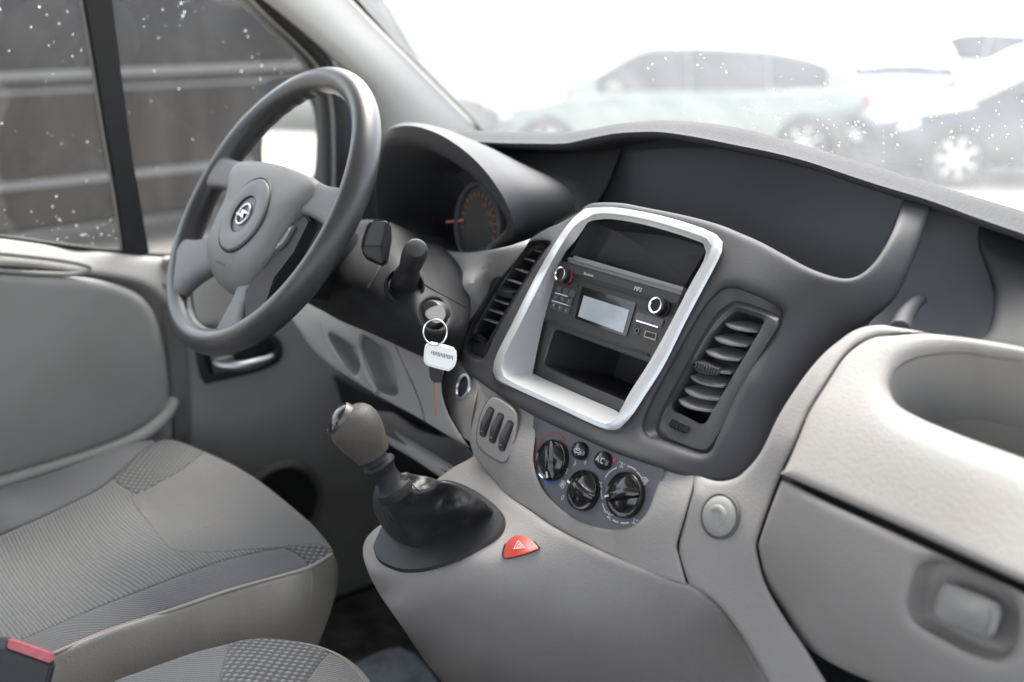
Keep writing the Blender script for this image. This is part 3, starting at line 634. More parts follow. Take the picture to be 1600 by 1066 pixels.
pocket('lower_tray', lo_in, Depth([(860, 510, PR), (1020, 570, PR), (850, 570, PR), (980, 640, PR)]), (.10, 0, -.035), M_['traydark'], dash, .95, .003)
plate('tray_lip', [(849, 497.5), (1014, 551), (1012, 557), (848, 502)], PR, .006, M_['dark'], dash, 0, .0015)

# ---- vents
M_['edge'] = mat('lit_blade_edge_plastic', (.42, .42, .43), .35)  # paler than the other blades: light caught on their edges, put into the colour
M_['slat'] = mat('vent_blade_plastic', (.2, .2, .206), .42, grain=.2, gscale=900)
def loopn(pts, f, n=72): return [f(x, y) for x, y in cr(pts, n, True)]
def bezel(name, lip, b_out, b_in, wl, wo, wi, wb, D, m, dzl=.0):
    A = loopn(lip, lambda x, y: D.at(x, y, dzl)); B = loopn(b_out, lambda x, y: FA.at(x, y, wo)); B2 = loopn(b_out, lambda x, y: FA.at(x, y, wo-.0))
    Cc = loopn(b_in, lambda x, y: FA.at(x, y, wi)); Z = [p-FA.n*wb for p in Cc]
    mid = [(a*.4+b*.6)-FA.n*.004 for a, b in zip(A, B)]
    Y = [c_*.9+z*.1 for c_, z in zip(Cc, Z)]
    V, F = ringloft([A, mid, B, [b*.75+c_*.25+FA.n*.0015 for b, c_ in zip(B, Cc)], Cc, Y])
    o = build(name, V, F, m, dash, 40)
    V, F = ringloft([Y, Z], cap1=True); build('vent_duct', V, F, M_['black'], o, 40)  # black lining paints in the deep shade between the blades
    return o
rb_out = [(1136, 486), (1146, 480), (1158, 479.5), (1180, 486), (1208, 496), (1215, 500), (1216, 508), (1203, 530), (1180, 568), (1158, 606), (1139, 642), (1122, 678), (1106, 700), (1094, 702), (1078, 697), (1056, 689), (1036, 680), (1030, 672), (1032, 658), (1042, 636), (1058, 606), (1074, 578), (1090, 548), (1104, 524), (1120, 500)]
rb_in = [(1141, 492), (1150, 487), (1158, 487), (1176, 493), (1190, 497.5), (1194, 501), (1193, 506), (1182, 526), (1162, 560), (1144, 590), (1128, 618), (1112, 645), (1104, 660), (1097, 663), (1088, 660), (1074, 652), (1058, 645), (1051, 642), (1049, 634), (1054, 622), (1068, 598), (1082, 574), (1096, 550), (1110, 526), (1126, 506)]
rvent = bezel('air_vent', rv_lip, rb_out, rb_in, 0, -.014, -.016, .045, FD, M_['darkv'], .010)
rvent['label'] = 'right air vent with seven open curved blades'
def blade(par, a, b, pl, w, depth, bow, th=.0018, name='slat', dirv=None, m=None):
    P0, P1 = pl.at(*a, w), pl.at(*b, w); dv = np.array(dirv if dirv is not None else (1, 0, -.05)); dv = dv/np.linalg.norm(dv)*depth; upv = np.array((0, 0, 1.))
    fr, bk = [], []
    for t in np.linspace(0, 1, 11):
        q = P0+(P1-P0)*t; s = 1-(2*t-1)**2
        fr.append(q-dv/depth*bow*s); bk.append(q+dv)
    V, F = gridmesh([bk, [p*.5+q*.5+upv*.0006 for p, q in zip(fr, bk)], fr, [p-upv*th for p in fr], [p-upv*th for p in bk]]); return build(name, V, F, m or M_['darkv'], par, 40)
z6 = lambda x, y: (1000+x/2.665, 400+y/2.665)
for l, r in (((352, 272), (488, 312)), ((308, 332), (446, 372)), ((272, 388), (414, 432)), ((208, 492), (348, 542)), ((184, 548), (326, 596)), ((160, 594), (304, 644))):
    blade(rvent, z6(*l), z6(*r), FA, -.022, .026, .009, m=M_['slat'], dirv=(1, 0, -.02))
blade(rvent, z6(232, 440), z6(378, 486), FA, -.022, .026, .008, m=M_['slat'], dirv=(1, 0, -.02))
tb = blade(rvent, z6(230, 438), z6(330, 472), FA, -.016, .016, .009, .006, 'vent_tab', m=M_['dark'])
for i in range(9):
    u_, v_ = FA.uv(*z6(238+i*11, 458+i*3.6), -.010)
    uvplate('grip_rib', [(u_-.0008, v_-.003), (u_+.0008, v_-.003), (u_+.0008, v_+.003), (u_-.0008, v_+.003)], FA, .0012, M_['black'], rvent, -.0095, 0)
def thumbwheel(par, px, pl, w, r, th, name='thumb_wheel', ang=0):
    c = pl.at(*px, w); M = axis_mat(c, pl.v*math.cos(ang)+pl.u*math.sin(ang))
    prof = [(0, th), (r*.9, th), (r, th*.7), (r, -th*.7), (r*.9, -th), (0, -th)]
    parts = [lathe_v(prof, M, 36)]
    for i in range(26):
        a = 2*math.pi*i/26; q = M @ Vector((r*math.cos(a), r*math.sin(a), 0))
        B = Matrix.Translation(Vector(q)) @ (M.to_3x3() @ Matrix.Rotation(a, 3, 'Z')).to_4x4()
        V, F = boxv((-.001, -.0007, -th*.8), (.001, .0007, th*.8)); parts.append(([B @ Vector(v) for v in V], F))
    return join(name, parts, M_['column'], par, 30)
thumbwheel(rvent, z6(185, 722), FA, -.022, .0135, .0042)
lb_out = [(831, 388), (840, 383), (852, 381), (855, 384), (846, 397), (831, 420), (810, 455), (790, 489), (768, 528), (758, 551), (752, 557), (745, 556), (737, 551), (733, 544), (735, 531), (744, 507), (763, 472), (788, 433), (812, 400)]
lb_in = [(834, 392), (841, 388), (848, 387), (850, 390), (842, 402), (828, 423), (807, 457), (787, 491), (768, 523), (764, 533), (760, 536), (756, 534), (749, 528), (744, 524), (744, 519), (748, 508), (766, 474), (790, 436), (816, 404)]
lvent = bezel('air_vent', lv_lip, lb_out, lb_in, 0, -.044, -.045, .04, FD, M_['darkv'], .004)
lvent['label'] = 'left air vent, narrower in view, with thin blades edge on'
z4 = lambda x, y: (700+x/2.961, 300+y/2.961)
for l, r in (((362, 262), (440, 278)), ((328, 298), (405, 322)), ((287, 345), (366, 374)), ((250, 395), (338, 425)), ((190, 487), (278, 520)), ((165, 533), (255, 565)), ((142, 578), (236, 610))):
    blade(lvent, z4(*l), z4(*r), FA, -.047, .016, .001, .0011, m=M_['edge'], dirv=(.955, 0, -.28))
blade(lvent, z4(212, 437), z4(300, 466), FA, -.046, .016, .006, .007, 'vent_tab', m=M_['dark'])
thumbwheel(lvent, z4(150, 684), FA, -.050, .0115, .004)

# ---- light grey centre panel with the climate controls
cl_out = [(843, 650, 1), (1033, 728, 1), (1028, 745), (1021, 775), (1008, 803), (985, 822), (956, 826), (921, 819), (889, 803), (863, 780), (846, 757), (836, 723), (837, 690), (841, 668)]
cl_in_ = [(838, 668), (836, 690), (834, 723), (845, 758), (862, 781), (888, 804), (920, 820), (956, 827), (986, 823), (1009, 804), (1022, 775), (1029, 745)]
CP = [(749, 596, CL, -.014), (740, 640, CL, -.010), (735, 690, CL, -.008), (800, 625, CL, -.010), (960, 698, CL, -.010), (1080, 742, CL, -.010), (830, 670, CL, -.003), (1050, 760, CL, -.003), (1070, 800, CL, 0), (900, 800, CL, 0), (1000, 850, CL, .0), (820, 740, CL, .002), (770, 735, CL, -.006), (850, 808, CL, -.003), (950, 862, CL, -.004), (1065, 905, CL, -.006), (1060, 860, CL, -.002), (790, 700, CL, .0)]
CD = Depth(CP)
ctr = [(744, 580, 1), (787, 604), (838, 630, 1)] + [tuple(q[:2]) if i else (*q[:2], 1) for i, q in enumerate(cl_in_)] + [(1034, 712, 1), (1087, 735, 1), (1085, 757), (1071, 805), (1058, 850), (1061, 868), (1073, 914, 1), (1050, 909), (1000, 893), (950, 872), (900, 850), (862, 831), (830, 808), (798, 783), (768, 754), (745, 722), (736, 698), (733, 678), (738, 640)]
panel('center_panel', ctr, CD, M_['greydash'], dash, (), .004, None, 10, .03, 5)
pan = panel('climate_panel', [(835, 640, 1), (1040, 722, 1), (1036, 745), (1028, 778), (1014, 808), (988, 829), (956, 833), (918, 827), (884, 810), (857, 786), (840, 760), (830, 723), (831, 690)], Depth([(843, 645, CL, -.0035), (1033, 725, CL, -.0035), (950, 826, CL, -.0035)]), M_['climate'], dash, (), 0, None, 20, .005)
pan['label'] = 'blue-grey climate panel printed with fan numbers and airflow symbols'
WC = -.0032
def cuv(px, k=0): return CL.uv(px[0], px[1], WC+k)
def rotary(px, r, ang, h=.0115):
    u_, v_ = cuv(px, .0045); M = CL.mat(u_, v_, WC, ang)
    parts = [lathe_v([(0, .004), (r*.80, .0042), (r*.93, .0048), (r*.985, .0062), (r*1.02, .005), (r*1.03, .002), (r*1.03, 0)], M, 48)]
    # domed lower face and the finger bar
    parts.append(lathe_v([(0, .0075), (r*.35, .0072), (r*.65, .006), (r*.8, .0043)], M, 40))
    k = 16; loops = []
    for i in range(k+1):
        t = -1+2*i/k; hw = .0052*(1-.35*t*t); hh = h*(1-.30*t**4)*(.72+.28*math.cos(t*1.2)); x = t*r*.93
        loops.append([M @ Vector((x, yy*hw, .0035+zz*(hh-.0035))) for yy, zz in ((-1.35, 0), (-1.0, .55), (-.75, .9), (-.35, 1), (.35, 1), (.75, .9), (1.0, .55), (1.35, 0))])
    V, F = ringloft(loops, True, True); parts.append((V, F))
    kn = join('rotary_knob', parts, M_['gloss'], pan, 38)
    slab('pointer', [M @ Vector(q) for q in ((-r*.9, -.0009, h*.80), (-r*.62, -.0009, h*.93), (-r*.62, .0009, h*.93), (-r*.9, .0009, h*.80))], (M.to_3x3() @ Vector((0, 0, .0006))), M_['ink'], pan, 0)
    return kn
rotary((860.5, 719), .0200, R(118)); rotary((909, 766), .0190, R(-9)); rotary((974.5, 773), .0208, R(28))
for px, s in (((903.5, 704), None), ((940, 719.5), 'A.C')):
    u_, v_ = cuv(px, .004); r = .0088
    M = CL.mat(u_, v_, WC, R(0)) @ Matrix.Diagonal((1.15, 1, 1, 1))
    lathe('push_button', [(0, .0055), (r*.7, .0053), (r*.92, .0042), (r, .002), (r, -.002)], M, M_['gloss'], pan, 36)
    if s: text('button_print', s, CL, u_-.0005, v_, WC+.0059, .0078, M_['ink'], pan, squash=.85)
def pr(pts, m, name='symbol_print', wd=.0006, pl=CL, w=WC+.0004, parent=None):
    """thin printed line through uv points"""
    V, F = [], []
    P = np.array(pts, float)
    for a, b in zip(P[:-1], P[1:]):
        d = b-a; L = np.hypot(*d)
        if L < 1e-7: continue
        nn = np.array([-d[1], d[0]])/L*wd/2; e = d/L*wd*.3; o = len(V)
        for q in (a-e-nn, b+e-nn, b+e+nn, a-e+nn): V.append(pl.pt(q[0], q[1], w))
        F.append([o, o+1, o+2, o+3])
    return V, F
def prints(name, lines, m, parent=None, wd=.0006, pl=CL, w=WC+.0004):
    return join(name, [pr(l, m, wd=wd, pl=pl, w=w) for l in lines], m, parent)
def arc(u_, v_, r, a0, a1, n=10): return [(u_+r*math.cos(R(a0+(a1-a0)*i/n)), v_+r*math.sin(R(a0+(a1-a0)*i/n))) for i in range(n+1)]
z8 = lambda q: cuv((820+q[0]/6.273, 660+q[1]/6.273))
z5 = lambda q: cuv((700+q[0]/3.439, 560+q[1]/3.439))
def arcs3(ls, f): return [[f(q) for q in (cr(l, 7) if len(l) > 2 else l)] for l in ls]
prints('temperature_mark', arcs3([((112, 425), (106, 360), (112, 300)), ((130, 235), (150, 195), (185, 155)), ((207, 130), (248, 112), (290, 110)), ((330, 128), (375, 160), (404, 212))], z8), M_['inkred'], pan, .0020)
prints('temperature_mark', arcs3([((112, 470), (135, 520), (172, 556)), ((198, 590), (250, 602), (305, 582))], z8), M_['inkblue'], pan, .0028)
prints('airflow_mark', arcs3([((847, 640), (870, 610), (907, 588)), ((966, 580), (990, 587), (1012, 602)), ((1018, 612), (1032, 628), (1042, 642)), ((826, 708), (826, 730), (830, 755)), ((832, 782), (840, 806), (850, 828)), ((888, 868), (900, 876), (915, 881)), ((930, 884), (950, 886), (972, 884))], z5), M_['ink'], pan, .0012)
def person(cx, cy, s, arrows):
    L = [[(cx-.5*s, cy-.4*s), (cx, cy-.5*s), (cx+.35*s, cy-.2*s), (cx+.55*s, cy-.6*s)], [(cx-.1*s, cy-.4*s), (cx-.1*s, cy+.2*s)], arc(cx-.1*s, cy+.42*s, .16*s, 0, 360, 8)]
    for dx, dy in arrows: L.append([(cx+dx*s*1.0, cy+dy*s*1.0), (cx+dx*s*.45, cy+dy*s*.45)])
    return L
sym_groups = []
for px, ar in (((972, 727), ((-.9, .6), (.9, .6))), ((939.5, 757.5), ((-.9, .5),)), ((952, 806), ((-.9, .6), (.9, .6), (.8, -.8))), ((991.5, 815), ((.9, .7),))):
    a, b = cuv(px); sym_groups.append(person(a, b, .0042, ar))
a, b = cuv((1007, 752)); s = .0042
sym_groups += [[[(a-.9*s, b+.5*s), (a-.5*s, b-.6*s), (a+.5*s, b-.6*s), (a+.9*s, b+.5*s), (a, b+.8*s), (a-.9*s, b+.5*s)], [(a-.35*s, b-.3*s), (a-.35*s, b+.4*s)], [(a, b-.3*s), (a, b+.45*s)], [(a+.35*s, b-.3*s), (a+.35*s, b+.4*s)]]]
a, b = cuv((879.5, 757)); s = .0036      # fan blades beside the dial
sym_groups.append([])
for k in range(4): sym_groups[-1].append([(a, b)]+[(a+s*math.cos(R(90*k+q)), b+s*math.sin(R(90*k+q))) for q in (5, 30, 55)]+[(a, b)])
for q in sym_groups: prints('symbol_print', q, M_['ink'], pan, .0007)
a, b = cuv((903, 704.5), .0055); s = .0046
prints('recirculation_mark', [[(a-1.1*s, b-.4*s), (a-1.1*s, b), (a-.7*s, b+.15*s), (a-.4*s, b+.5*s), (a+.4*s, b+.5*s), (a+.7*s, b+.1*s), (a+1.1*s, b), (a+1.1*s, b-.4*s), (a+.8*s, b-.4*s)], arc(a+.55*s, b-.4*s, .25*s, 0, 360, 8), arc(a-.6*s, b-.4*s, .25*s, 0, 360, 8), [(a+.3*s, b-.4*s), (a-.35*s, b-.4*s)], [(a-.5*s, b+.1*s), (a+.2*s, b+.1*s)]], M_['ink'], pan, .0006, CL, WC+.0059)
for s, px in (('0', (879.5, 778)), ('2', (886, 737)), ('3', (898.5, 724.5)), ('4', (914.5, 723.5))):
    a, b = cuv(px); text('fan_number', s, CL, a, b, WC+.0004, .0070, M_['inkdim'], pan)
a, b = cuv((960, 719.5)); M_['led'] = mat('red_lit_dot', (.7, .03, .04), .4)
lathe('indicator_lamp', [(0, .0012), (.0017, .0008), (.002, 0)], CL.mat(a, b, WC), M_['led'], pan, 16)

# ---- switch panel with three rockers
sw = [(767, 622), (779, 623), (796, 634), (806, 645), (808, 662), (803, 690), (795, 713), (787, 722), (776, 719), (760, 709), (749, 698), (745, 684), (748, 662), (754, 642)]
SWp = panel('switch_panel', sw, Depth([(x, y, CL, -.001+.0022) for x, y in ((750, 650), (805, 650), (800, 700), (750, 700))]), M_['greydash'], dash, (), .002, None, 8, .012, 4)
panel('switch_groove', [(c_x+(c_x-777)*.05, c_y+(c_y-671)*.05) for c_x, c_y in sw], Depth([(x, y, CL, .0004) for x, y in ((750, 650), (805, 650), (800, 700), (750, 700))]), M_['doord'], dash, (), .0004, None, 12, .006, 4)
for cx, cy in ((760.5, 659.5), (775.5, 669), (790.5, 681)):
    a, b = CL.uv(cx, cy, .002); tilt = R(0)
    M = CL.mat(a, b, .0018, R(0))
    uv = rrect(-.0052, -.0165, .0052, .0165, .0035)
    slab('switch_hole', [M @ Vector((x, y, .0006)) for x, y in uv], M.to_3x3() @ Vector((0, 0, -.002)), M_['black'], SWp, 0)
    loops = []
    for i in range(13):
        t = -1+2*i/12; hh = .0012+.0042*(1-abs(t)**2.2)*(1 if t < .1 else .85)
        loops.append([M @ Vector((xx*.0042, t*.0142, zz*hh)) for xx, zz in ((-1, 0), (-.9, .85), (-.5, 1), (.5, 1), (.9, .85), (1, 0))])
    V, F = ringloft(loops, True, True); rk = build('rocker_switch', V, F, M_['darkv'], SWp, 40)
    prints('switch_mark', [[(a-.0018, b-.0105), (a+.0018, b-.0105)], [(a-.0018, b-.0092), (a+.0018, b-.0092)]] if cx > 785 else [arc(a, b-.010, .0013, 0, 360, 8)], M_['inkdim'], SWp, .0004, CL, .0052)
# ---- hook on its panel and the trim that climbs beside the tray
hp = [(1082, 740, 1), (1119, 752), (1148, 748), (1168, 733), (1190, 705), (1218, 648), (1250, 598), (1280, 560), (1308, 535), (1338, 515), (1372, 508), (1403, 512), (1445, 519, 1), (1394, 523), (1366, 526), (1338, 539), (1315, 561), (1293, 595), (1263, 644), (1244, 689), (1224, 733), (1208, 774), (1192, 818), (1183, 848), (1184, 868), (1196, 912), (1224, 962), (1256, 1009), (1300, 1080, 1), (1204, 1080, 1), (1198, 1062), (1162, 998), (1131, 955), (1106, 932), (1077, 914, 1), (1066, 882), (1061, 852), (1072, 808), (1084, 765)]
TP = Plane((-.10, -.30, 1.560), (-.62, 0, .78))       # top tray, tilted to the rear
GP = Plane((-.10, -.30, 1.56), (-1, 0, .10))
HC = [(1084, 744, CL, -.010), (1084, 765, CL, -.002), (1127, 805, CL, -.002), (1071, 805, CL, -.001), (1062, 868, CL, -.004), (1075, 912, CL, -.008), (1105, 932, CL, -.013), (1160, 760, CL, -.006), (1184, 850, CL, -.004), (1210, 770, CL, -.006), (1150, 900, CL, -.012), (1196, 912, CL, -.016), (1165, 1000, CL, -.030), (1230, 970, CL, -.030), (1200, 1066, CL, -.042), (1280, 1060, CL, -.045), (1240, 690, XC(-.065)), (1290, 600, XC(-.028)), (1225, 650, XC(-.052)), (1315, 548, XC(.0)), (1372, 512, XC(.03)), (1440, 519, XC(.038))]
HD = Depth(HC)
panel('hook_panel', hp, HD, M_['greydash'], dash, (), .0045, None, 10, .03, 5)
a, b = CL.uv(1126, 807, -.002); HM = CL.mat(a, b, -.0015, 0)
lathe('hook_ring', [(.0192, -.002), (.0192, .0016), (.0185, .0022), (.0178, .0016), (.0175, -.004)], HM, M_['doord'], dash, 48)
hook = lathe('bag_hook', [(0, .006), (.010, .0058), (.0145, .0045), (.0168, .002), (.0172, -.004)], HM, M_['grey'], dash, 48)
hk = []
for t in np.linspace(0, 1, 15):
    an = R(150-250*t); hk.append(HM @ Vector((.0075*math.cos(an)+.0005, .0075*math.sin(an)-.001, .0042)))
tube('hook_curl', hk[:13], lambda t: .0030-.0012*t+.0012*math.sin(3.1*t), M_['grey'], hook, 12, 30)
# ---- passenger tray and glove box
pk = [(1391, 612), (1392, 596), (1403, 577), (1424, 564), (1452, 557), (1506, 553), (1545, 559), (1600, 567), (1660, 577), (1740, 600), (1740, 780), (1660, 742), (1600, 717), (1545, 697), (1490, 676), (1440, 655), (1404, 634)]
tr = [(1445, 521, 1), (1500, 527), (1560, 536), (1610, 546), (1680, 562), (1760, 585), (2040, 675, 1), (2040, 1100, 1), (1760, 979), (1680, 944), (1600, 911), (1500, 865), (1400, 819), (1300, 775), (1219, 740, 1), (1228, 731), (1246, 690), (1265, 645), (1295, 596), (1317, 562), (1340, 541), (1366, 528), (1394, 525)]
TD = Depth([(1222, 738, TP), (1600, 908, TP, .004), (1400, 815, TP), (1445, 522, TP, -.006), (1330, 548, TP, -.003), (1600, 545, TP, -.006), (1390, 640, TP, .003), (1500, 720, TP, .005), (1290, 640, TP, .003), (1740, 970, TP, .006), (1740, 600, TP, -.004)])
panel('passenger_tray', tr, TD, M_['greydash'], dash, [pk], .006, .017, 11, .02, 5)
pocket('tray_hollow', pk, TD, (.035, .0, -.062), M_['grey'], dash, .97, .017)
gl = [(1221, 752, 1), (1236, 756), (1300, 788), (1400, 833), (1500, 880), (1600, 926), (1680, 960), (1760, 994), (2040, 1116, 1), (2040, 1320, 1), (1600, 1150, 1), (1480, 1110), (1337, 1055), (1258, 1009), (1228, 961), (1198, 910), (1186.5, 860), (1187, 846), (1204, 796)]
lt = [(1430, 905), (1436, 888), (1449, 879), (1470, 877), (1499, 886), (1535, 902), (1564, 918), (1582, 931), (1591, 948), (1593, 975), (1589, 1002), (1579, 1021), (1564, 1029), (1545, 1028), (1515, 1018), (1480, 1001), (1448, 983), (1428, 966), (1422, 940)]
GD = Depth([(1221, 752, GP), (1600, 925, GP, .004), (1400, 833, GP, .003), (1188, 850, GP, -.002), (1300, 880, GP, .004), (1420, 960, GP, .006), (1560, 1040, GP, .008), (1210, 930, GP, -.022), (1258, 1008, GP, -.034), (1340, 1050, GP, -.026), (1480, 1105, GP, -.018), (1740, 1000, GP, .004), (1700, 1150, GP, -.005), (1330, 960, GP, -.004)])
panel('glove_box_lid', gl, GD, M_['greydash'], dash, [lt], .007, .010, 10, .02, 5)
pocket('latch_bowl', lt, GD, (.015, 0, -.003), M_['greydash'], dash, .9, .010)
panel('lid_gap', [(1221, 738, 1), (2040, 1095, 1), (2040, 1130, 1), (1222, 760, 1)], [(1222, 745, GP, -.02), (1600, 918, GP, -.02), (1300, 800, GP, -.02)], M_['black'], dash, (), 0, None, 30, .01)
la = [(1467, 924), (1472, 914), (1484, 911), (1520, 924), (1552, 938), (1563, 946), (1565, 957), (1560, 980), (1552, 997), (1540, 1000), (1515, 991), (1484, 978), (1464, 968), (1458, 956), (1461, 940)]
LDp = Depth([(1461, 950, GP, .000), (1565, 955, GP, .001), (1515, 920, GP, .001), (1515, 990, GP, .0), (1515, 955, GP, .009)])
lid_latch = panel('glove_latch', la, LDp, M_['grey'], dash, (), .004, None, 7, .02, 4)
panel('latch_end', [(1545, 948), (1556, 950), (1563, 957), (1561, 975), (1554, 992), (1545, 994), (1541, 988), (1546, 970)], Depth([(1545, 950, GP, .0055), (1560, 960, GP, .004), (1550, 990, GP, .0045)]), M_['grey'], lid_latch, (), .003, None, 5, .006, 3)
# dark cup recess to the right of the fascia arm
cup = [(1455, 318, 1), (1530, 345, 1), (1527, 380), (1540, 420), (1550, 455), (1547, 500), (1530, 528), (1510, 532), (1445, 522, 1), (1394, 526), (1340, 530), (1385, 490), (1420, 430)]
panel('cup_recess', [(1440, 300, 1), (1700, 390, 1), (1700, 600, 1), (1300, 600, 1), (1380, 470, 1)], [(1450, 320, XC(.19)), (1600, 380, XC(.20)), (1500, 500, XC(.15)), (1350, 540, XC(.09)), (1560, 540, XC(.11))], M_['recess'], dash, (), 0, None, 20, .01)
panel('cup_side', [(1530, 352), (1545, 350), (1620, 372, 1), (2040, 520, 1), (2040, 700, 1), (1600, 560, 1), (1505, 534, 1), (1532, 529), (1548, 505), (1552, 458), (1541, 420), (1529, 385)], [(1530, 385, XC(.155)), (1552, 460, XC(.13)), (1520, 530, XC(.075)), (1740, 450, XC(.155)), (1740, 590, XC(.06)), (1610, 480, XC(.12))], M_['column'], dash, (), .008, None, 12, .04)
tube('cup_rib', [onx(1406, 516, .045), onx(1414, 495, .07), onx(1428, 476, .10), onx(1440, 468, .125)], lambda t: .009-.004*t, M_['dark'], dash, 10, 20)
# ---- instrument hood and cluster (parts of the dashboard)
HPn = Plane((.03, .4, 1.65), (-1, 0, -.30))
h_in = [(608, 356), (626, 357), (646, 365), (674, 381), (696, 391), (722, 394), (750, 389), (778, 371), (793, 352), (786, 333), (775, 315), (750, 287), (722, 263), (687, 241), (652, 227), (624, 227), (608, 240), (601, 262), (597, 290), (597, 320), (600, 342)]
h_cr = [(600, 361), (620, 364), (644, 374), (674, 391), (696, 400), (722, 404), (752, 400), (787, 386), (803, 360), (798, 333), (785, 306), (762, 272), (731, 240), (694, 214), (660, 200), (634, 196.5), (610, 202), (596, 216), (589, 250), (587, 300), (590, 345)]
h_bk = [(612, 362), (640, 368), (670, 382), (700, 396), (730, 402), (770, 400), (820, 392), (866, 372), (893, 350), (899, 325), (889, 298), (864, 279), (818, 257), (757, 227), (700, 205), (645, 192.5), (618, 196), (604, 212), (596, 250), (596, 300), (600, 340)]
n = 96
def al(pts, f): return [f(x, y) for x, y in cr(pts, n, True)]
Li = al(h_in, lambda x, y: HPn.at(x, y, -.004)); Lc = al(h_cr, lambda x, y: HPn.at(x, y, .0))
XB = XC(.135); Lb = al(h_bk, lambda x, y: XB.at(x, y))
c = np.mean(Li, axis=0)
Lin = [p+np.array([.085, 0, -.03])+(c-p)*.06 for p in Li]
Lm = [(a+b)/2+HPn.n*.005 for a, b in zip(Li, Lc)]
Lq = [a*.75+b*.25+np.array([0, 0, .004]) for a, b in zip(Lc, Lb)]; Lq2 = [a*.4+b*.6+np.array([0, 0, .004]) for a, b in zip(Lc, Lb)]
V, F = ringloft([Lin, Li, Lm, Lc, Lq, Lq2, Lb]); build('instrument_hood', V, F, M_['dark'], dash, 70)
V, F = ringloft([[p+np.array([.0, 0, 0]) for p in Lin], [p*.9+np.mean(Lin, axis=0)*.1+np.array([.01, 0, 0]) for p in Lin]], cap1=True)
clu = build('instrument_cluster', V, F, M_['traydark'], dash, 40)
GPl = Plane(onx(742, 352, .080), (-1, .08, .10))
gu, gv = GPl.uv(748, 352); gM = GPl.mat(gu, gv, 0)
lathe('gauge_dial', [(0, .0), (.050, .0)], gM, M_['rubber'], clu, 48)
lathe('gauge_ring', [(.050, -.002), (.0515, .004), (.0545, .006), (.057, .003), (.057, -.004)], gM, M_['climate'], clu, 60)
M_['needle'] = mat('red_needle', (.5, .03, .03), .4); M_['orange'] = mat('orange_print', (.42, .10, .04), .6)
a, b = GPl.uv(700, 347); a2, b2 = GPl.uv(727, 344)
V, F = pr([(a, b), (a2, b2)], None, wd=.0028, pl=GPl, w=.003); build('needle', V, F, M_['needle'], clu)
tk = [[(gu+.038*math.cos(R(q)), gv+.038*math.sin(R(q))), (gu+.044*math.cos(R(q)), gv+.044*math.sin(R(q)))] for q in range(-30, 200, 14)]
prints('gauge_mark', tk, M_['orange'], clu, .0016, GPl, .001)
for s, q in (('130', 70), ('150', 40), ('170', 12)):
    text('gauge_number', s, GPl, gu+.030*math.cos(R(q)), gv+.030*math.sin(R(q)), .001, .009, M_['orange'], clu)

# ---- driver side panel with two cubbies, lighter socket
cub1 = [(513, 523), (520, 521), (540, 532), (555, 543), (562, 556), (563, 574), (558, 588), (549, 584), (536, 568), (522, 545)]
cub2 = [(566, 528), (575, 527), (594, 540), (611, 554), (617, 580), (622, 606), (620, 618), (608, 618), (594, 610), (582, 585), (571, 556)]
drv = [(560, 350, 1), (620, 368), (672, 385), (700, 392), (740, 394), (790, 386), (815, 378), (829, 373, 1), (820, 388), (802, 412), (770, 450), (738, 500), (724, 540), (712, 552), (694, 580), (690, 606), (698, 640), (716, 674), (735, 700, 1), (700, 681), (652, 652), (600, 624), (555, 596), (516, 570), (488, 545), (470, 520), (452, 492), (450, 470, 1)]
def lnx(x): return XC(x)
DC = [(620, 372, XC(.03)), (720, 404, XC(.0)), (860, 362, FA, -.042), (800, 395, XC(-.02)), (842, 380, XC(-.012)), (740, 440, XC(-.035)), (770, 440, FA, -.040), (735, 520, FA, -.044), (735, 580, FA, -.030), (750, 600, CL, -.012), (735, 690, CL, -.012), (690, 590, XC(-.088)), (700, 680, XC(-.115)), (640, 560, XC(-.085)), (640, 640, XC(-.10)), (560, 530, XC(-.075)), (560, 595, XC(-.09)), (500, 500, XC(-.06)), (500, 555, XC(-.075)), (450, 480, XC(-.03))]
DD = Depth(DC)
panel('driver_panel', drv, DD, M_['grey'], dash, [cub1, cub2], .005, .005, 11, .03, 5)
M_['cubby'] = M_['grey']
pocket('cubby', cub1, DD, (.028, 0, -.008), M_['grey'], dash, .8, .005); pocket('cubby', cub2, DD, (.026, 0, -.008), M_['grey'], dash, .85, .005)
seam = lambda name, pts, D, m, r=.0012, par=dash: tube(name, [D.at(x, y, -.0002) for x, y in pts], r, m, par, 6, 30)
seam('panel_seam', [(618, 540), (640, 590), (655, 625), (664, 657)], DD, M_['doord'])
seam('panel_seam', [(500, 500), (508, 530), (530, 566), (560, 598)], DD, M_['doord'])
tube('cubby_ridge', [DD.at(x, y, -.003) for x, y in ((565, 522), (563, 545), (572, 580), (590, 614))], .0045, M_['grey'], dash, 8, 24)
LSn = Plane(DD.at(726, 606), (-.86, .30, .35)); lm = LSn.mat(0, 0, 0)
# face of the lighter socket: a raised shield beside the switch panel
panel('lighter_panel', [(714, 560, 1), (722, 566), (749, 592), (744, 622), (738, 652), (734, 690, 1), (714, 676), (698, 644), (690, 614), (695, 586)], Depth([(714, 562, FA, -.052), (748, 594, CL, -.018), (734, 685, CL, -.008), (704, 612, FA, -.046), (722, 612, FA, -.036), (740, 625, CL, -.008)]), M_['greydash'], dash, (), .004, None, 8, .02, 4)
LF = Depth([(714, 562, FA, -.040), (748, 596, CL, -.006), (734, 685, CL, -.008), (704, 612, FA, -.046), (722, 610, FA, -.036)])
LSn = Plane(LF.at(726, 605, -.003), (-.90, .16, .40)); lm = LSn.mat(0, 0, 0)
lathe('lighter_socket', [(.0165, -.004), (.0165, .002), (.0155, .0034), (.0125, .0036), (.0118, .002), (.0114, -.002), (.011, -.002)], lm, M_['satin'], dash, 40)
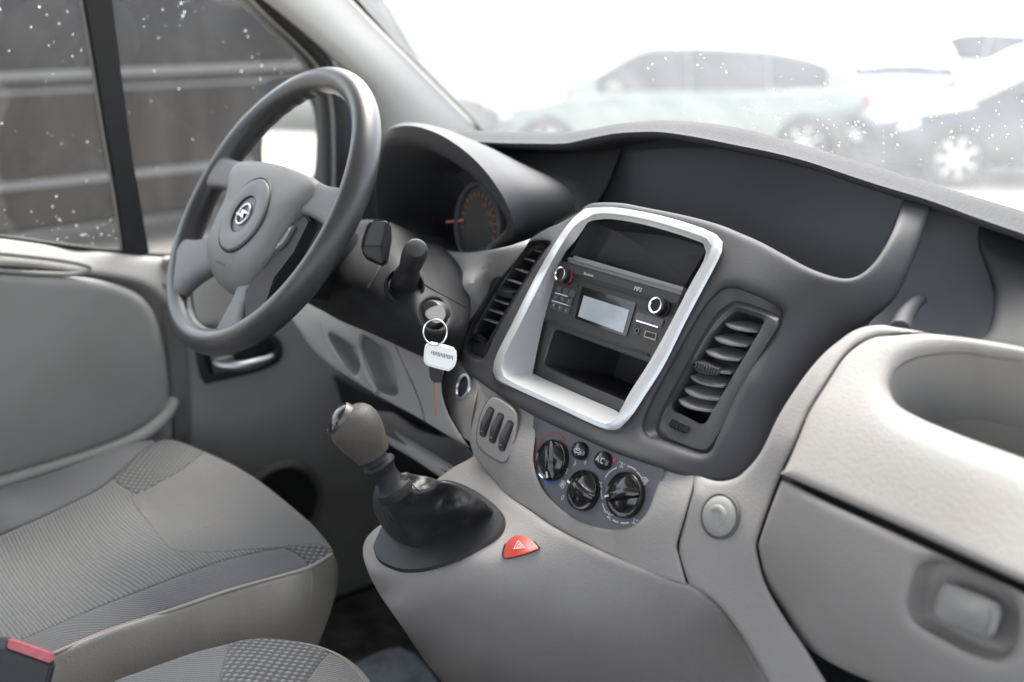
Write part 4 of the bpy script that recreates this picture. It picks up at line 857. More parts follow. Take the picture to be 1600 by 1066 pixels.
lathe('socket_bore', [(.0117, .0015), (.0112, -.0005), (0, -.0005)], lm, M_['black'], dash, 32)
# shelf low down under the driver panel
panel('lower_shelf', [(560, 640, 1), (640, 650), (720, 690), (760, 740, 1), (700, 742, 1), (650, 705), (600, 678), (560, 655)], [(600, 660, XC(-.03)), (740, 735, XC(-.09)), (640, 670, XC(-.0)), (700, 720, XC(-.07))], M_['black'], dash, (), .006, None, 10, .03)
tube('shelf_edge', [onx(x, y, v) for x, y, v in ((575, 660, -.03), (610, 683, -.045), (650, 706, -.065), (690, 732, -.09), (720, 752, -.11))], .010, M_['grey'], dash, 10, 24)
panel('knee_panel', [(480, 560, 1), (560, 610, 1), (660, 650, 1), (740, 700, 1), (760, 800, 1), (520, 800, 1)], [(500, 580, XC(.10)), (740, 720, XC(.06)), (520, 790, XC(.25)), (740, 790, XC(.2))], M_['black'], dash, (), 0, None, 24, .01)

# ------------------------------------------------------------------ radio
radio = thing('car_radio', 'black car radio with grey screen, two chrome-ringed knobs and USB socket in silver frame', 'radio', tuple(PR.pt(0, -.034, 0)))
M_['darkv2'] = mat('radio_face_plastic', (.03, .03, .033), .4, grain=.2, gscale=900)
M_['keyp'] = mat('radio_key_plastic', (.075, .075, .08), .35, grain=.1, gscale=900)
zr = lambda x, y: (820+x/5.923, 400+y/5.923)
ruv = lambda x, y: PR.uv(*zr(x, y), .004)
W0 = .004
uvplate('radio_body', rrect(-.0965, -.0335, .0905, .0325, .002, 3), PR, .02, M_['darkv2'], radio, W0-.02, .0012)
uvplate('top_lip', rrect(-.0955, .0225, .0900, .0322, .0015, 3), PR, .0022, M_['dark'], radio, W0, .001)
uvplate('disc_slot', [ruv(*q) for q in ((447, 190), (1168, 398), (1160, 424), (440, 214))], PR, .0004, M_['rubber'], radio, W0+.0019, 0)
uvplate('display_surround', [ruv(*q) for q in ((545, 290), (1022, 430), (1036, 445), (950, 738), (935, 745), (482, 586), (470, 570), (530, 298))], PR, .0012, M_['gloss'], radio, W0, .0004)
uvplate('display', [ruv(*q) for q in ((556, 368), (975, 503), (917, 717), (501, 562))], PR, .0004, M_['display'], radio, W0+.0012, 0)
def rknob(px, ringmat):
    u_, v_ = ruv(*px); M = PR.mat(u_, v_, W0)
    lathe('knob_base', [(.0098, 0), (.0098, .0025), (.0088, .003)], M, ringmat, radio, 36)
    k = lathe('radio_knob', [(.0080, 0), (.0080, .0115), (.0062, .0118), (.0058, .0112), (0, .0116)], M, M_['column'], radio, 40)
    lathe('knob_ring', [(.0081, .0085), (.0084, .0115), (.0080, .0125), (.0068, .0126), (.0062, .0118)], M, M_['chrome'], k, 40)
M_['redring'] = mat('red_ring', (.2, .015, .02), .35)
rknob((395, 190), M_['redring']); rknob((1280, 478), M_['column'])
def key(px, wx, wy, m='dark', lab=None):
    u_, v_ = ruv(*px); k = uvplate('radio_key', [(u_+a, v_+b) for a, b in rrect(-wx/2, -wy/2, wx/2, wy/2, .001, 3)], PR, .0016, M_[m], radio, W0, .0006)
    if lab: text('key_print', lab, PR, u_, v_, W0+.0018, .0034, M_['inkdim'], k)
for i, q in enumerate(((325, 312), (385, 332), (443, 352), (297, 384), (357, 403), (415, 424), (275, 460), (333, 482), (392, 506))): key(q, .0096, .0076, 'keyp', None if i < 3 else str(i-2))
for a, b in (((295, 345), (448, 391)), ((267, 417), (432, 468)), ((1045, 602), (1243, 664))):
    p, q = ruv(*a), ruv(*b); V, F = pr([p, q], None, wd=.0011, pl=PR, w=W0+.0022); build('chrome_bar', V, F, M_['chrome'], radio)
uvplate('eject_key', [ruv(*q) for q in ((440, 245), (495, 262), (490, 296), (432, 280))], PR, .0014, M_['dark'], radio, W0, .0005)
uvplate('back_key', [ruv(*q) for q in ((1080, 455), (1155, 478), (1150, 515), (1072, 494))], PR, .0014, M_['dark'], radio, W0, .0005)
for q in ((1075, 570), (1157, 594), (1240, 618)): key(q, .0130, .0080, 'keyp')
u_, v_ = ruv(1045, 697); lathe('aux_socket', [(.0032, 0), (.0032, .0012), (.0020, .0012), (.0018, -.001)], PR.mat(u_, v_, W0), M_['gloss'], radio, 24)
M_['brass_'] = mat('dull_usb_shell', (.3, .26, .2), .4, metal=.8)
uvplate('usb_socket', [ruv(*q) for q in ((1118, 690), (1230, 722), (1215, 788), (1104, 752))], PR, .0012, M_['brass_'], radio, W0, .0003)
uvplate('usb_opening', [ruv(*q) for q in ((1130, 702), (1216, 727), (1206, 768), (1120, 744))], PR, .0005, M_['rubber'], radio, W0+.0011, 0)
u_, v_ = ruv(605, 178); text('radio_print', 'Bluetooth', PR, u_, v_, W0+.0026, .0038, M_['ink'], radio)
u_, v_ = ruv(1062, 314); text('radio_print', 'MP3', PR, u_, v_, W0+.0026, .0060, M_['ink'], radio)

# ------------------------------------------------------------------ gear console
con = thing('gear_console', 'pale grey floor console carrying the gear lever and red hazard switch', 'console', (-.15, -.02, 1.0))
co = [(687, 746, 1), (709, 730), (735, 716), (745, 705, 1), (760, 730), (790, 770), (831, 800), (863, 822), (900, 842), (950, 865), (1000, 885), (1050, 902), (1085, 914), (1108, 932), (1133, 956), (1162, 997), (1200, 1066), (1220, 1120, 1), (730, 1120, 1), (690, 1066), (662, 1030), (625, 975), (594, 930), (575, 893), (567, 866), (570, 846), (582, 830), (600, 816), (640, 780)]
fA, fB = CT.at(590, 898), CT.at(1060, 916); fn = np.cross(fB-fA, np.array([.52, .05, -1])); fn = fn if fn[0] < 0 else -fn
FPl = Plane((fA+fB)/2, fn)
CC = [(x, y, CT) for x, y in ((690, 746), (740, 722), (800, 790), (900, 852), (1000, 888), (610, 825), (720, 845), (830, 850), (640, 870), (740, 880))]
CC += [(x, y, FPl) for x, y in ((610, 950), (700, 970), (800, 970), (900, 970), (1000, 980), (1100, 995), (680, 1050), (800, 1090), (950, 1090), (1100, 1090), (1180, 1060), (730, 1120))]
CC += [(1100, 934, CT, -.016), (567, 862, CT, -.012), (574, 893, FPl, -.010), (596, 932, FPl, -.012), (660, 1028, FPl, -.012)]
KD = Depth(CC)
panel('console_shell', co, KD, M_['greydash'], con, (), .008, None, 10, .03, 6)
hz_ = [(786, 866), (790, 850), (800, 838), (811, 834.5), (825, 839), (840, 853), (841, 858), (820, 866), (792, 872.5)]
HZ = panel('hazard_switch', hz_, Depth([(790, 866, CT, .001), (811, 836, CT, .001), (840, 856, CT, .001), (813, 855, CT, .0045)]), M_['red'], con, (), .0015, None, 5, .012, 3)
panel('switch_gap', [(813+(x-813)*1.07, 854+(y-854)*1.09) for x, y in hz_], Depth([(790, 866, CT, .0006), (811, 836, CT, .0006), (840, 856, CT, .0006)]), M_['black'], con, (), 0, None, 12, .004, 4)
HzP = Plane(CT.at(811, 852, .0048), CT.n, up=CT.v)
def hz(x, y): return HzP.uv(x, y)
prints('hazard_mark', [[hz(803, 858), hz(810, 845), hz(820, 856), hz(803, 858)], [hz(807.5, 856), hz(810.5, 850), hz(815.5, 854.5), hz(807.5, 856)]], M_['ink'], HZ, .0006, HzP, .0004)
# ------------------------------------------------------------------ gear lever
lev = thing('gear_lever', 'stubby gear lever with scuffed grey-brown knob and folded black leatherette boot', 'gear lever', tuple(CT.at(680, 840)))
base = [(586, 850), (585, 862), (592, 878), (608, 888), (633, 895), (671, 892), (719, 876), (767, 850), (786, 833), (790, 814), (781, 797), (757, 776), (725, 758), (690, 752), (650, 765), (612, 800)]
nb = 72
b0 = [CT.at(x, y, .0015) for x, y in cr(base, nb, True)]; bc = np.mean(b0, axis=0)
b1 = [p+CT.n*.004+(bc-p)*.03 for p in b0]
cpos = ony(612, 757, .035); kpos = ony(590, 722, .040); tip = ony(541, 644, .062)
ax_ = tip-cpos; ax_ /= np.linalg.norm(ax_)
V, F = ringloft([b0, b1, [q+(bc-q)*.25+CT.n*.002 for q in b1], [q+(bc-q)*.6+CT.n*.002 for q in b1]], cap1=True); build('boot_rim', V, F, M_['bootrim'], lev, 50)
bo = [(590, 755), (586, 764), (583, 776), (584, 796), (592, 815), (605, 833), (625, 850), (645, 862), (660, 859), (684, 843), (709, 832), (737, 826), (762, 815), (773, 804), (759, 786), (738, 772), (710, 756), (684, 750), (668, 745), (645, 741), (634, 738), (615, 742), (600, 748)]
BC = [(x, y, CT, h) for x, y, h in ((598, 756, .090), (614, 760, .089), (632, 748, .092), (640, 742, .090), (583, 776, .064), (586, 800, .042), (597, 820, .026), (612, 838, .013), (630, 853, .003), (648, 862, .000),
    (590, 775, .076), (600, 784, .072), (610, 797, .061), (620, 810, .048), (632, 828, .031), (645, 847, .013), (593, 800, .046), (604, 820, .032), (622, 842, .014),
    (628, 785, .069), (640, 795, .058), (650, 818, .034), (664, 836, .016), (660, 806, .046), (622, 771, .082), (640, 764, .084), (660, 767, .078), (676, 764, .073), (692, 756, .074), (650, 752, .079), (668, 751, .073),
    (690, 775, .052), (676, 785, .052), (709, 761, .064), (722, 774, .053), (736, 778, .044), (755, 792, .024), (770, 803, .006), (705, 790, .049), (716, 799, .043), (700, 800, .042), (686, 812, .025), (730, 805, .030), (742, 794, .036),
    (672, 846, .004), (690, 832, .004), (704, 822, .006), (716, 815, .013), (722, 824, .005), (735, 822, .006), (750, 812, .007), (708, 832, .0), (684, 843, .0))]
gb = panel('gear_boot', bo, Depth(BC), M_['boot'], lev, (), .004, None, 4, .03, 4)
tube('boot_stitch', [Depth(BC).at(x, y, -.0004) for x, y in ((638, 748), (644, 756), (650, 762), (656, 766))], .0007, M_['doord'], lev, 6, 16)
AM = axis_mat(cpos-ax_*.006, ax_)
lathe('boot_collar', [(.0185, -.006), (.0190, -.001), (.0180, .003), (.0150, .005), (.0128, .009), (.0118, .018), (.0128, .024), (.0155, .027), (.0165, .0295), (.0155, .032), (.0125, .0335), (.0118, .0350), (.0115, .050)], AM, M_['column'], lev, 48)
kl = float(np.linalg.norm(tip-cpos))+.006
prof = [(.0125, .040), (.0165, .0405), (.0178, .046), (.0205, .056), (.0232, .068), (.0247, .080), (.0245, .090), (.0228, .098), (.0195, .1045), (.0150, .1085), (.008, .1105), (0, .111)]
sc_ = (kl+.004)/.111
V, F = lathe_v([(r*1.0, .040+(h-.040)*(kl+.002-.040)/.071) for r, h in prof], AM, 48)
# pear: a little wider across the cabin than along it
kn = build('knob', V, F, M_['knob'], lev, 60)
kc_ = np.array((AM @ Vector((0, 0, .040+.043*(kl+.002-.040)/.071)))[:])
cn = -.80*RT+.50*UP-.33*FWD; cn /= np.linalg.norm(cn)
CPl = Plane(kc_+cn*.0200, cn); M2 = CPl.mat(0, 0, 0)
cap = lathe('knob_cap', [(0, .0072), (.006, .0066), (.011, .0050), (.0155, .0018), (.0165, -.006)], M2, M_['gloss'], kn, 48)
lathe('cap_rim', [(.0163, .0013), (.0167, .0018), (.0171, .0010), (.0172, -.006)], M2, M_['locksteel'], kn, 48)
M_['orangem'] = mat('orange_mark', (.55, .12, .02), .4)

# ------------------------------------------------------------------ steering column
colm = thing('steering_column', 'black steering column shroud with stalks and ignition lock, behind the steering wheel', 'steering column', (-.08, .38, 1.55))
cs = [(540, 352, 1), (565, 344), (590, 344), (612, 348), (640, 362), (664, 378), (690, 386), (712, 407), (728, 436), (735, 470), (734, 500), (726, 530), (714, 556), (700, 566), (672, 562), (640, 549), (612, 536), (570, 517), (535, 503), (500, 484), (468, 470), (430, 470, 1), (440, 420, 1)]
SC_ = [(590, 346, XC(-.06)), (565, 370, XC(-.085)), (664, 380, XC(-.035)), (712, 410, XC(-.030)), (733, 470, XC(-.045)), (714, 550, XC(-.085)), (620, 400, XC(-.095)), (680, 440, XC(-.075)), (600, 440, XC(-.125)), (660, 500, XC(-.125)), (690, 520, XC(-.115)), (600, 500, XC(-.14)), (640, 548, XC(-.115)), (560, 512, XC(-.115)), (540, 460, XC(-.145)), (500, 482, XC(-.115)), (450, 440, XC(-.12)), (440, 468, XC(-.10))]
SD = Depth(SC_)
ign = [(662, 473), (672, 467), (685, 467), (695, 476), (699, 490), (696, 505), (687, 514), (674, 515), (663, 508), (657, 495), (657, 482)]
shroud = panel('shroud', cs, SD, M_['column'], colm, [ign], .010, .006, 10, .04, 5)
pocket('ignition_well', ign, SD, (.022, 0, -.006), M_['column'], shroud, .92, .006)
seam('shroud_seam', [(652, 438), (680, 455), (705, 468), (727, 480)], SD, M_['rubber'], .0012, colm)
seam('shroud_seam', [(606, 352), (603, 380), (592, 420), (575, 450)], SD, M_['dark'], .0014, colm)
def bp(x, y, v): return onx(x, y, v)
p0 = SD.at(630, 446, .01); p1 = onx(651, 388, -.150)
d = p1-p0; Ld = float(np.linalg.norm(d)); WMx = axis_mat(p0, d)
lathe('wiper_stalk', [(.0150, 0), (.0146, Ld*.30), (.0118, Ld*.42), (.0114, Ld*.55), (.0122, Ld*.60), (.0130, Ld*.75), (.0132, Ld*.90), (.0122, Ld*.965), (.0092, Ld*1.0), (0, Ld*1.02)], WMx, M_['black'], colm, 36)
lathe('stalk_socket', [(.0185, -.010), (.0225, -.002), (.0230, .006), (.0205, .009), (.0180, .004)], axis_mat(SD.at(631, 449), d), M_['column'], colm, 40)
# switch pod on the column
pod = [(580, 343), (604, 342), (611, 349), (612, 368), (607, 398), (603, 412), (590, 408), (572, 400), (563, 388), (566, 372), (573, 352)]
PD = Plane(onx(588, 376, -.165), (-.45, -.75, .35))
slab('switch_pod', [PD.at(x, y, .0) for x, y in pod], -PD.n*.032, M_['column'], colm, .003, 3)
pod2 = [(582, 347), (602, 346), (600, 364), (594, 384), (569, 384), (572, 368)]
slab('pod_face', [PD.at(x, y, .0018) for x, y in pod2], -PD.n*.003, M_['dark'], colm, .001)
slab('pod_button', [PD.at(x, y, .0012) for x, y in ((600, 372), (606, 364), (603, 384), (597, 392))], -PD.n*.003, M_['rubber'], colm, .0004)
slab('pod_foot', [PD.at(x, y, .002) for x, y in ((566, 386), (594, 386), (598, 412), (588, 407), (570, 398))], -PD.n*.012, M_['black'], colm, .001)
IM = axis_mat(SD.at(677, 492, .012), (-.80, -.25, .30))
lathe('ignition_lock', [(.0165, -.01), (.0165, .002), (.0150, .006), (.0120, .008), (0, .0085)], IM, M_['locksteel'], colm, 36)
# ------------------------------------------------------------------ key in the lock and the key ring
kp = SD.at(684, 491, 0)
key_ = thing('ignition_key', 'worn steel key standing in the ignition lock', 'key', tuple(SD.at(677, 492, .01)))
KPl = Plane(onx(690, 491, -.155), (-.35, -.90, .25))
slab('key_head', [KPl.at(x, y) for x, y in cr([(664, 489), (676, 480), (688, 477), (695, 483), (696, 494), (690, 503), (682, 505), (672, 500)], 24, True)], -KPl.n*.004, M_['metal'], key_, .0012)
ring = thing('key_ring', 'steel split ring with white tag and spare black key hanging from the ignition key', 'key ring', tuple(KPl.at(686, 520)))
RP = Plane(KPl.at(680, 520), (-.45, -.85, .15))
rc = [RP.at(*q) for q in [(680+18.5*math.cos(R(t)), 519+20*math.sin(R(t))) for t in range(0, 360, 20)]]
tube('split_ring', rc, .0010, M_['chrome'], ring, 8, 60, True)
TG = Plane(RP.at(687, 558), (-.50, -.80, .25))
tag_ = [(668, 536), (674, 534), (706, 542), (713, 548), (713, 566), (707, 577), (700, 580), (672, 573), (664, 568), (662, 560), (664, 542)]
slab('key_tag', [TG.at(x, y) for x, y in outline(tag_, 3)], -TG.n*.006, M_['white'], ring, .002, 3)
bars = []
for i in range(14):
    x = 675+i*2.5; y = 548.5+i*.62+0
    a, b = TG.uv(x, y, .0005), TG.uv(x-.6, y+(5.5 if i % 3 else 4), .0005); bars.append([a, b])
M_['inkk'] = mat('dark_tag_print', (.2, .2, .2), .7)
prints('tag_print', bars, M_['inkk'], ring, .0009, TG, .0004)
SK = Plane(TG.at(683, 590, -.012), (-.55, -.80, .1))
slab('spare_key', [SK.at(x, y) for x, y in ((670, 566), (692, 568), (691, 590), (688, 600), (675, 598), (671, 588))], -SK.n*.005, M_['black'], ring, .0015)
M_['brass'] = mat('brass_key_blade', (.35, .25, .16), .4, metal=1)
slab('key_blade', [SK.at(x, y, -.001) for x, y in ((680, 598), (684, 598), (683, 648), (679, 650))], -SK.n*.002, M_['brass'], ring, .0003)

# ------------------------------------------------------------------ steering wheel
whl = thing('steering_wheel', 'worn dark grey four-spoke steering wheel with round badge on its hub', 'steering wheel', (-.194, .396, 1.671))
WP = Plane((-.194, .396, 1.671), (-.823, 0, .568))
nR, nr = 160, 28; loops = []
for i in range(nR):
    a = 2*math.pi*i/nR; L = []; da = (math.degrees(a)) % 360
    grip = .0
    if 95 < da < 168: grip = .0024*math.sin(a*40)
    elif 12 < da < 85: grip = .0024*math.sin(a*40)
    tk_ = 1+.06*math.exp(-((da-28)/16)**2)+.06*math.exp(-((da-152)/16)**2)
    for k in range(nr):
        b = 2*math.pi*k/nr; rr = .0155*tk_; rw = .0170*tk_
        inner = max(0, -math.cos(b))*max(0, .4-math.sin(b))
        rad = .1745+(rr+grip*inner)*math.cos(b); L.append(WP.pt(rad*math.cos(a), rad*math.sin(a), rw*math.sin(b)))
    loops.append(L)
loops.append(loops[0]); V, F = ringloft(loops); build('rim', V, F, M_['wheel'], whl, 180)
M_['spoke'] = mat('grey_soft_spoke_plastic', (.11, .11, .112), .5, grain=.4, gscale=1100)
def spoke(p0, p1, q0, q1, w0, w1, th=.016):
    """from the hub edge p0-p1 to the rim edge q0-q1, softly rounded"""
    loops = []
    for t in np.linspace(0, 1, 13):
        a = np.array(p0)+(np.array(q0)-np.array(p0))*t; b = np.array(p1)+(np.array(q1)-np.array(p1))*t; c_ = (a+b)/2
        nar = 1-.22*math.sin(math.pi*t); a = c_+(a-c_)*nar; b = c_+(b-c_)*nar; w_ = w0+(w1-w0)*(t*t*(3-2*t)); L = []
        for k in range(24):
            e = 2*math.pi*k/24; ce, se = math.cos(e), math.sin(e); sx_ = math.copysign(abs(ce)**.55, ce); sy_ = math.copysign(abs(se)**.7, se)
            q = c_+(a-c_)*sx_; L.append(WP.pt(q[0], q[1], w_+sy_*th/2))
        loops.append(L)
    V, F = ringloft(loops, True, True); return build('spoke', V, F, M_['spoke'], whl, 60)
for s in (-1, 1):
    spoke((s*.075, .050), (s*.075, .002), (s*.172, .050), (s*.172, -.004), .002, .004, .020)
    if s < 0: spoke((-.030, -.085), (-.080, -.045), (-.082, -.150), (-.158, -.074), -.004, .004, .022)
    else: spoke((.022, -.090), (.062, -.082), (.048, -.158), (.100, -.136), -.006, .003, .018)
hubo = [(-.098, .046), (-.05, .0515), (0, .0535), (.05, .0515), (.098, .046), (.112, .038), (.114, .026), (.100, .010), (.090, -.008), (.086, -.035), (.080, -.062), (.066, -.086), (.040, -.104), (0, -.111), (-.040, -.104), (-.066, -.086), (-.080, -.062), (-.086, -.035), (-.090, -.008), (-.100, .010), (-.114, .026), (-.112, .038)]
ho = cr(hubo, 96, True); hc = np.array([0, -.022])
def hl(sc, w_): return [WP.pt(*(hc+(p-hc)*sc), w_) for p in ho]
def hl2(sc, w_):
    out = []
    for p in ho:
        q = hc+(p-hc)*sc; chin = max(0, (-.066-q[1]))/.045; out.append(WP.pt(q[0], q[1], w_-.016*min(1.2, chin)**1.1))
    return out
V, F = ringloft([hl(.97, -.030), hl(1.0, -.020), hl2(1.0, .004), hl2(.985, .010), hl2(.95, .0145), hl2(.85, .0185), hl2(.7, .021), hl2(.5, .0225), hl2(.25, .023)], cap1=True)
hub = build('airbag_cover', V, F, M_['hub'], whl, 60)
V, F = lathe_v([(.068, -.01), (.066, -.05), (.055, -.085), (.05, -.12)], WP.mat(0, -.02, 0)); build('hub_back', V, F, M_['column'], whl)
BM = WP.mat(.004, -.0205, .0212)
lathe('badge_disc', [(.0235, -.001), (.0240, .0040), (.0270, .0050), (.0400, .0048), (.0455, .0040), (.0475, .0016), (.0480, -.001)], BM, M_['hub'], hub, 64)
lathe('badge_groove', [(.0478, .0008), (.0486, .0026), (.0496, .0008)], BM, M_['black'], hub, 64)
lathe('badge_well', [(.0236, .0040), (.0225, .0005), (0, .0005)], BM, M_['column'], hub, 48)
tube('emblem_ring', [BM @ Vector((  .0128*math.cos(t), .0128*math.sin(t), .0030)) for t in np.linspace(0, 2*math.pi, 24, endpoint=False)], .0016, M_['satin'], hub, 10, 60, True)
bolt = [(-.0185, -.0020), (-.0026, -.0002), (-.0060, .0048), (.0185, .0027), (.0030, .0007), (.0067, -.0048)]
slab('emblem_bolt', [BM @ Vector((x, y-.0, .0052)) for x, y in bolt], BM.to_3x3() @ Vector((0, 0, -.0028)), M_['satin'], hub, .0005)
WT = Plane(WP.pt(0, 0, .0166), WP.n); M_['emb'] = mat('embossed_hub_print', (.06, .06, .062), .55)
text('airbag_print', 'AIRBAG', WP, -.006, -.083, .0158, .0085, M_['emb'], hub)
slab('cover_seam', [WP.pt(*q, .004) for q in ((.118, .030), (.104, .012), (.093, -.006), (.090, -.008), (.100, .013), (.114, .033))], -WP.n*.004, M_['black'], whl, 0)
sp = [(.091, -.008), (.110, .006), (.126, .000), (.128, -.040), (.116, -.074), (.128, -.108), (.100, -.130), (.066, -.100), (.080, -.066), (.087, -.040)]
slab('switch_plate', [WP.pt(*q, .009) for q in sp], -WP.n*.014, M_['column'], whl, .002)
bt = [(.096, -.014), (.105, -.010), (.103, -.034), (.094, -.044), (.089, -.042), (.093, -.030)]
swb = slab('spoke_button', [WP.pt(*q, .0125) for q in bt], -WP.n*.005, M_['hub'], whl, .0012)
for q in ((.0995, -.017), (.0935, -.037)): lathe('button_dot', [(0, .0008), (.0012, .0005), (.0013, 0)], WP.mat(*q, .0125), M_['inkdim'], swb, 12)
# ------------------------------------------------------------------ driver seat
seat = thing('driver_seat', 'driver seat cushion in grey ribbed cloth with stained beige vinyl side', 'seat', (-.55, .45, .85))
Z = lambda v: ZC(v)
SEC = [(270, 690, Z(1.282)), (240, 690, Z(1.280)), (0, 764, Z(1.272)), (-80, 790, Z(1.270)), (319, 706, Z(1.285)), (375, 733, Z(1.288)), (435, 775, Z(1.290)), (488, 820, Z(1.292)), (521, 862, Z(1.290)), (443, 899, YC(.222)), (262, 956, YC(.218)), (80, 1023, YC(.215)), (-60, 1075, YC(.213)), (400, 862, Z(1.298)), (225, 921, Z(1.300)), (34, 1000, Z(1.302)), (300, 880, Z(1.300)), (150, 870, Z(1.250)), (0, 900, Z(1.245)), (240, 800, Z(1.258)), (350, 800, Z(1.283)), (300, 740, Z(1.282)), (150, 767, Z(1.262)), (75, 805, Z(1.255)), (0, 839, Z(1.252)), (112, 733, Z(1.281)), (0, 800, Z(1.270)), (187, 706, Z(1.283)), (420, 800, Z(1.291)), (60, 960, Z(1.27))]
SEC += [(-330, 893, Z(1.262)), (-330, 1005, Z(1.246)), (-330, 1090, Z(1.248)), (-330, 1166, Z(1.295)), (-330, 1196, YC(.212))]
ED = Depth(SEC)
mid = [(-330, 1005, 1), (-80, 878), (0, 838), (75, 805), (150, 768), (176, 749, 1), (196, 763), (214, 772, 1), (206, 780), (210, 790), (226, 809), (255, 846), (266, 857), (280, 862), (300, 863), (340, 863), (394, 859), (443, 856, 1), (413, 861), (356, 874), (300, 893), (225, 921), (131, 958), (34, 1000), (-80, 1052), (-330, 1166, 1)]
front = [(319, 706, 1), (346, 718), (375, 733), (405, 752), (435, 775), (463, 798), (488, 820), (506, 840), (521, 861, 1), (503, 853), (480, 852), (443, 856), (394, 859), (340, 863), (300, 863), (280, 862), (266, 857), (255, 846), (226, 809), (210, 790), (206, 780), (214, 772), (240, 759), (285, 733)]
bol = [(-330, 1166, 1), (-80, 1052), (34, 1000), (131, 958), (225, 921), (300, 893), (356, 874), (413, 861), (443, 856, 1), (462, 864), (478, 876), (484, 886, 1), (443, 899), (356, 923), (262, 955), (169, 985), (80, 1023), (-80, 1090), (-330, 1196, 1)]
hcorner = [(176, 749, 1), (188, 738), (221, 707), (240, 693, 1), (262, 687), (290, 694), (319, 706, 1), (285, 733), (240, 759), (214, 772, 1), (196, 763)]
tip_ = [(443, 856, 1), (480, 851), (503, 853), (521, 862, 1), (512, 873), (484, 886, 1), (478, 876), (462, 864)]
far = [(-330, 893, 1), (-80, 795), (0, 764), (60, 746), (112, 729), (150, 713), (188, 699), (215, 691), (240, 688, 1), (240, 693, 1), (221, 707), (188, 738), (150, 768), (75, 805), (0, 838), (-80, 878), (-330, 1005, 1)]
panel('cushion_center', mid, ED, M_['rib'], seat, (), .003, None, 10, .03, 5)['label'] = 'ribbed centre cloth of the cushion'
panel('cushion_front', front, ED, M_['plain'], seat, (), .003, None, 9, .03, 5)['label'] = 'plain front cloth with brown stains'
panel('cushion_bolster', bol, ED, M_['bolster'], seat, (), .004, None, 9, .03, 5)
panel('cushion_bolster', far, ED, M_['bolster'], seat, (), .005, None, 10, .03, 5)
panel('cushion_corner', tip_, ED, M_['comb'], seat, (), .0015, None, 6, .02, 4)
panel('cushion_corner', hcorner, ED, M_['comb'], seat, (), .0015, None, 7, .03, 4)
# front edge rolling down, seen only from other places
fe = cr([(221, 700), (262, 687), (290, 694), (319, 706), (375, 733), (435, 775), (488, 820)], 40)
E0 = [ED.at(x, y, .006) for x, y in fe]
V, F = gridmesh([E0, [p+np.array([-.002, 0, -.010]) for p in E0], [p+np.array([-.02, .004, -.04]) for p in E0], [p+np.array([-.06, .02, -.22]) for p in E0]]); build('cushion_nose', V, F, M_['plain'], seat, 60)
sidep = [(-330, 1196, 1), (-80, 1090), (80, 1023), (169, 985), (262, 955), (356, 923), (443, 899), (484, 886), (512, 873), (521, 867, 1), (527, 880), (528, 900), (526, 920), (520, 945), (508, 980), (492, 1020), (470, 1070), (430, 1180, 1), (-330, 1400, 1)]
panel('side_skirt', sidep, [(80, 1023, YC(.213)), (262, 956, YC(.214)), (443, 899, YC(.218)), (490, 900, YC(.224)), (519, 872, YC(.245)), (526, 905, YC(.256)), (512, 975, YC(.25)), (480, 960, YC(.222)), (300, 1010, YC(.208)), (450, 1040, YC(.215)), (0, 1110, YC(.205)), (440, 1110, YC(.216))], M_['vinyl'], seat, (), .006, None, 11, .03, 5)
tube('piping', [ED.at(x, y, -.002) for x, y in ((-330, 1196), (-80, 1090), (80, 1023), (169, 985.5), (262, 955.5), (356, 923.5), (443, 899), (484, 886.5), (519, 866))], .0022, M_['vinyl'], seat, 8, 60)
tube('stitching', [YC(.226).at(x, y, .003) for x, y in ((486, 889), (487, 905), (486, 925), (483, 945))], .0011, M_['vinyl'], seat, 6, 20)
box('seat_base', (-1.1, .26, .84), (-.40, .70, 1.14), M_['black'], seat, bev=.02)
box('backrest', (-1.24, .2, 1.22), (-1.08, .72, 1.95), M_['plain'], seat, bev=.06)
# ------------------------------------------------------------------ passenger seat
ps = thing('passenger_seat', 'passenger bench cushion with honeycomb cloth front, near the camera', 'seat', (-.7, -.25, .85))
PC = [(176, 1066, Z(1.300)), (262, 1034, Z(1.303)), (360, 1004, Z(1.305)), (405, 998, Z(1.303)), (469, 1004, Z(1.302)), (516, 1019, Z(1.302)), (548, 1041, Z(1.302)), (567, 1066, Z(1.300)), (430, 1066, Z(1.315)), (343, 1066, Z(1.316)), (300, 1100, Z(1.315)), (500, 1100, Z(1.316)), (600, 1120, Z(1.30)), (100, 1110, Z(1.30)), (400, 1030, Z(1.312))]
QD = Depth(PC)
panel('cushion_corner', [(360, 1005, 1), (380, 1000), (405, 998), (440, 999), (469, 1004), (495, 1011), (515, 1020, 1), (500, 1035), (488, 1052), (478, 1070), (470, 1120, 1), (335, 1120, 1), (343, 1066), (352, 1032)], QD, M_['comb'], ps, (), .002, None, 8, .03, 5)
panel('cushion_bolster', [(60, 1120, 1), (176, 1066), (220, 1049), (262, 1034), (310, 1018), (360, 1005, 1), (352, 1032), (343, 1066), (335, 1120, 1)], QD, M_['bolster'], ps, (), .003, None, 9, .03, 5)
panel('cushion_front', [(515, 1020, 1), (534, 1030), (548, 1041), (560, 1054), (570, 1070), (590, 1120, 1), (470, 1120, 1), (478, 1070), (488, 1052), (500, 1035)], QD, M_['plain'], ps, (), .003, None, 9, .03, 5)
fe = cr([(100, 1100), (176, 1066), (262, 1034), (360, 1004), (405, 998), (469, 1004), (516, 1019), (548, 1041), (567, 1066), (590, 1120)], 50); E0 = [QD.at(x, y, .002) for x, y in fe]; oc = np.array([-.62, -.2, 1.2])
def outw(p, d, dz): v = p-oc; v[2] = 0; v /= np.linalg.norm(v); return p+v*d+np.array([0, 0, dz])
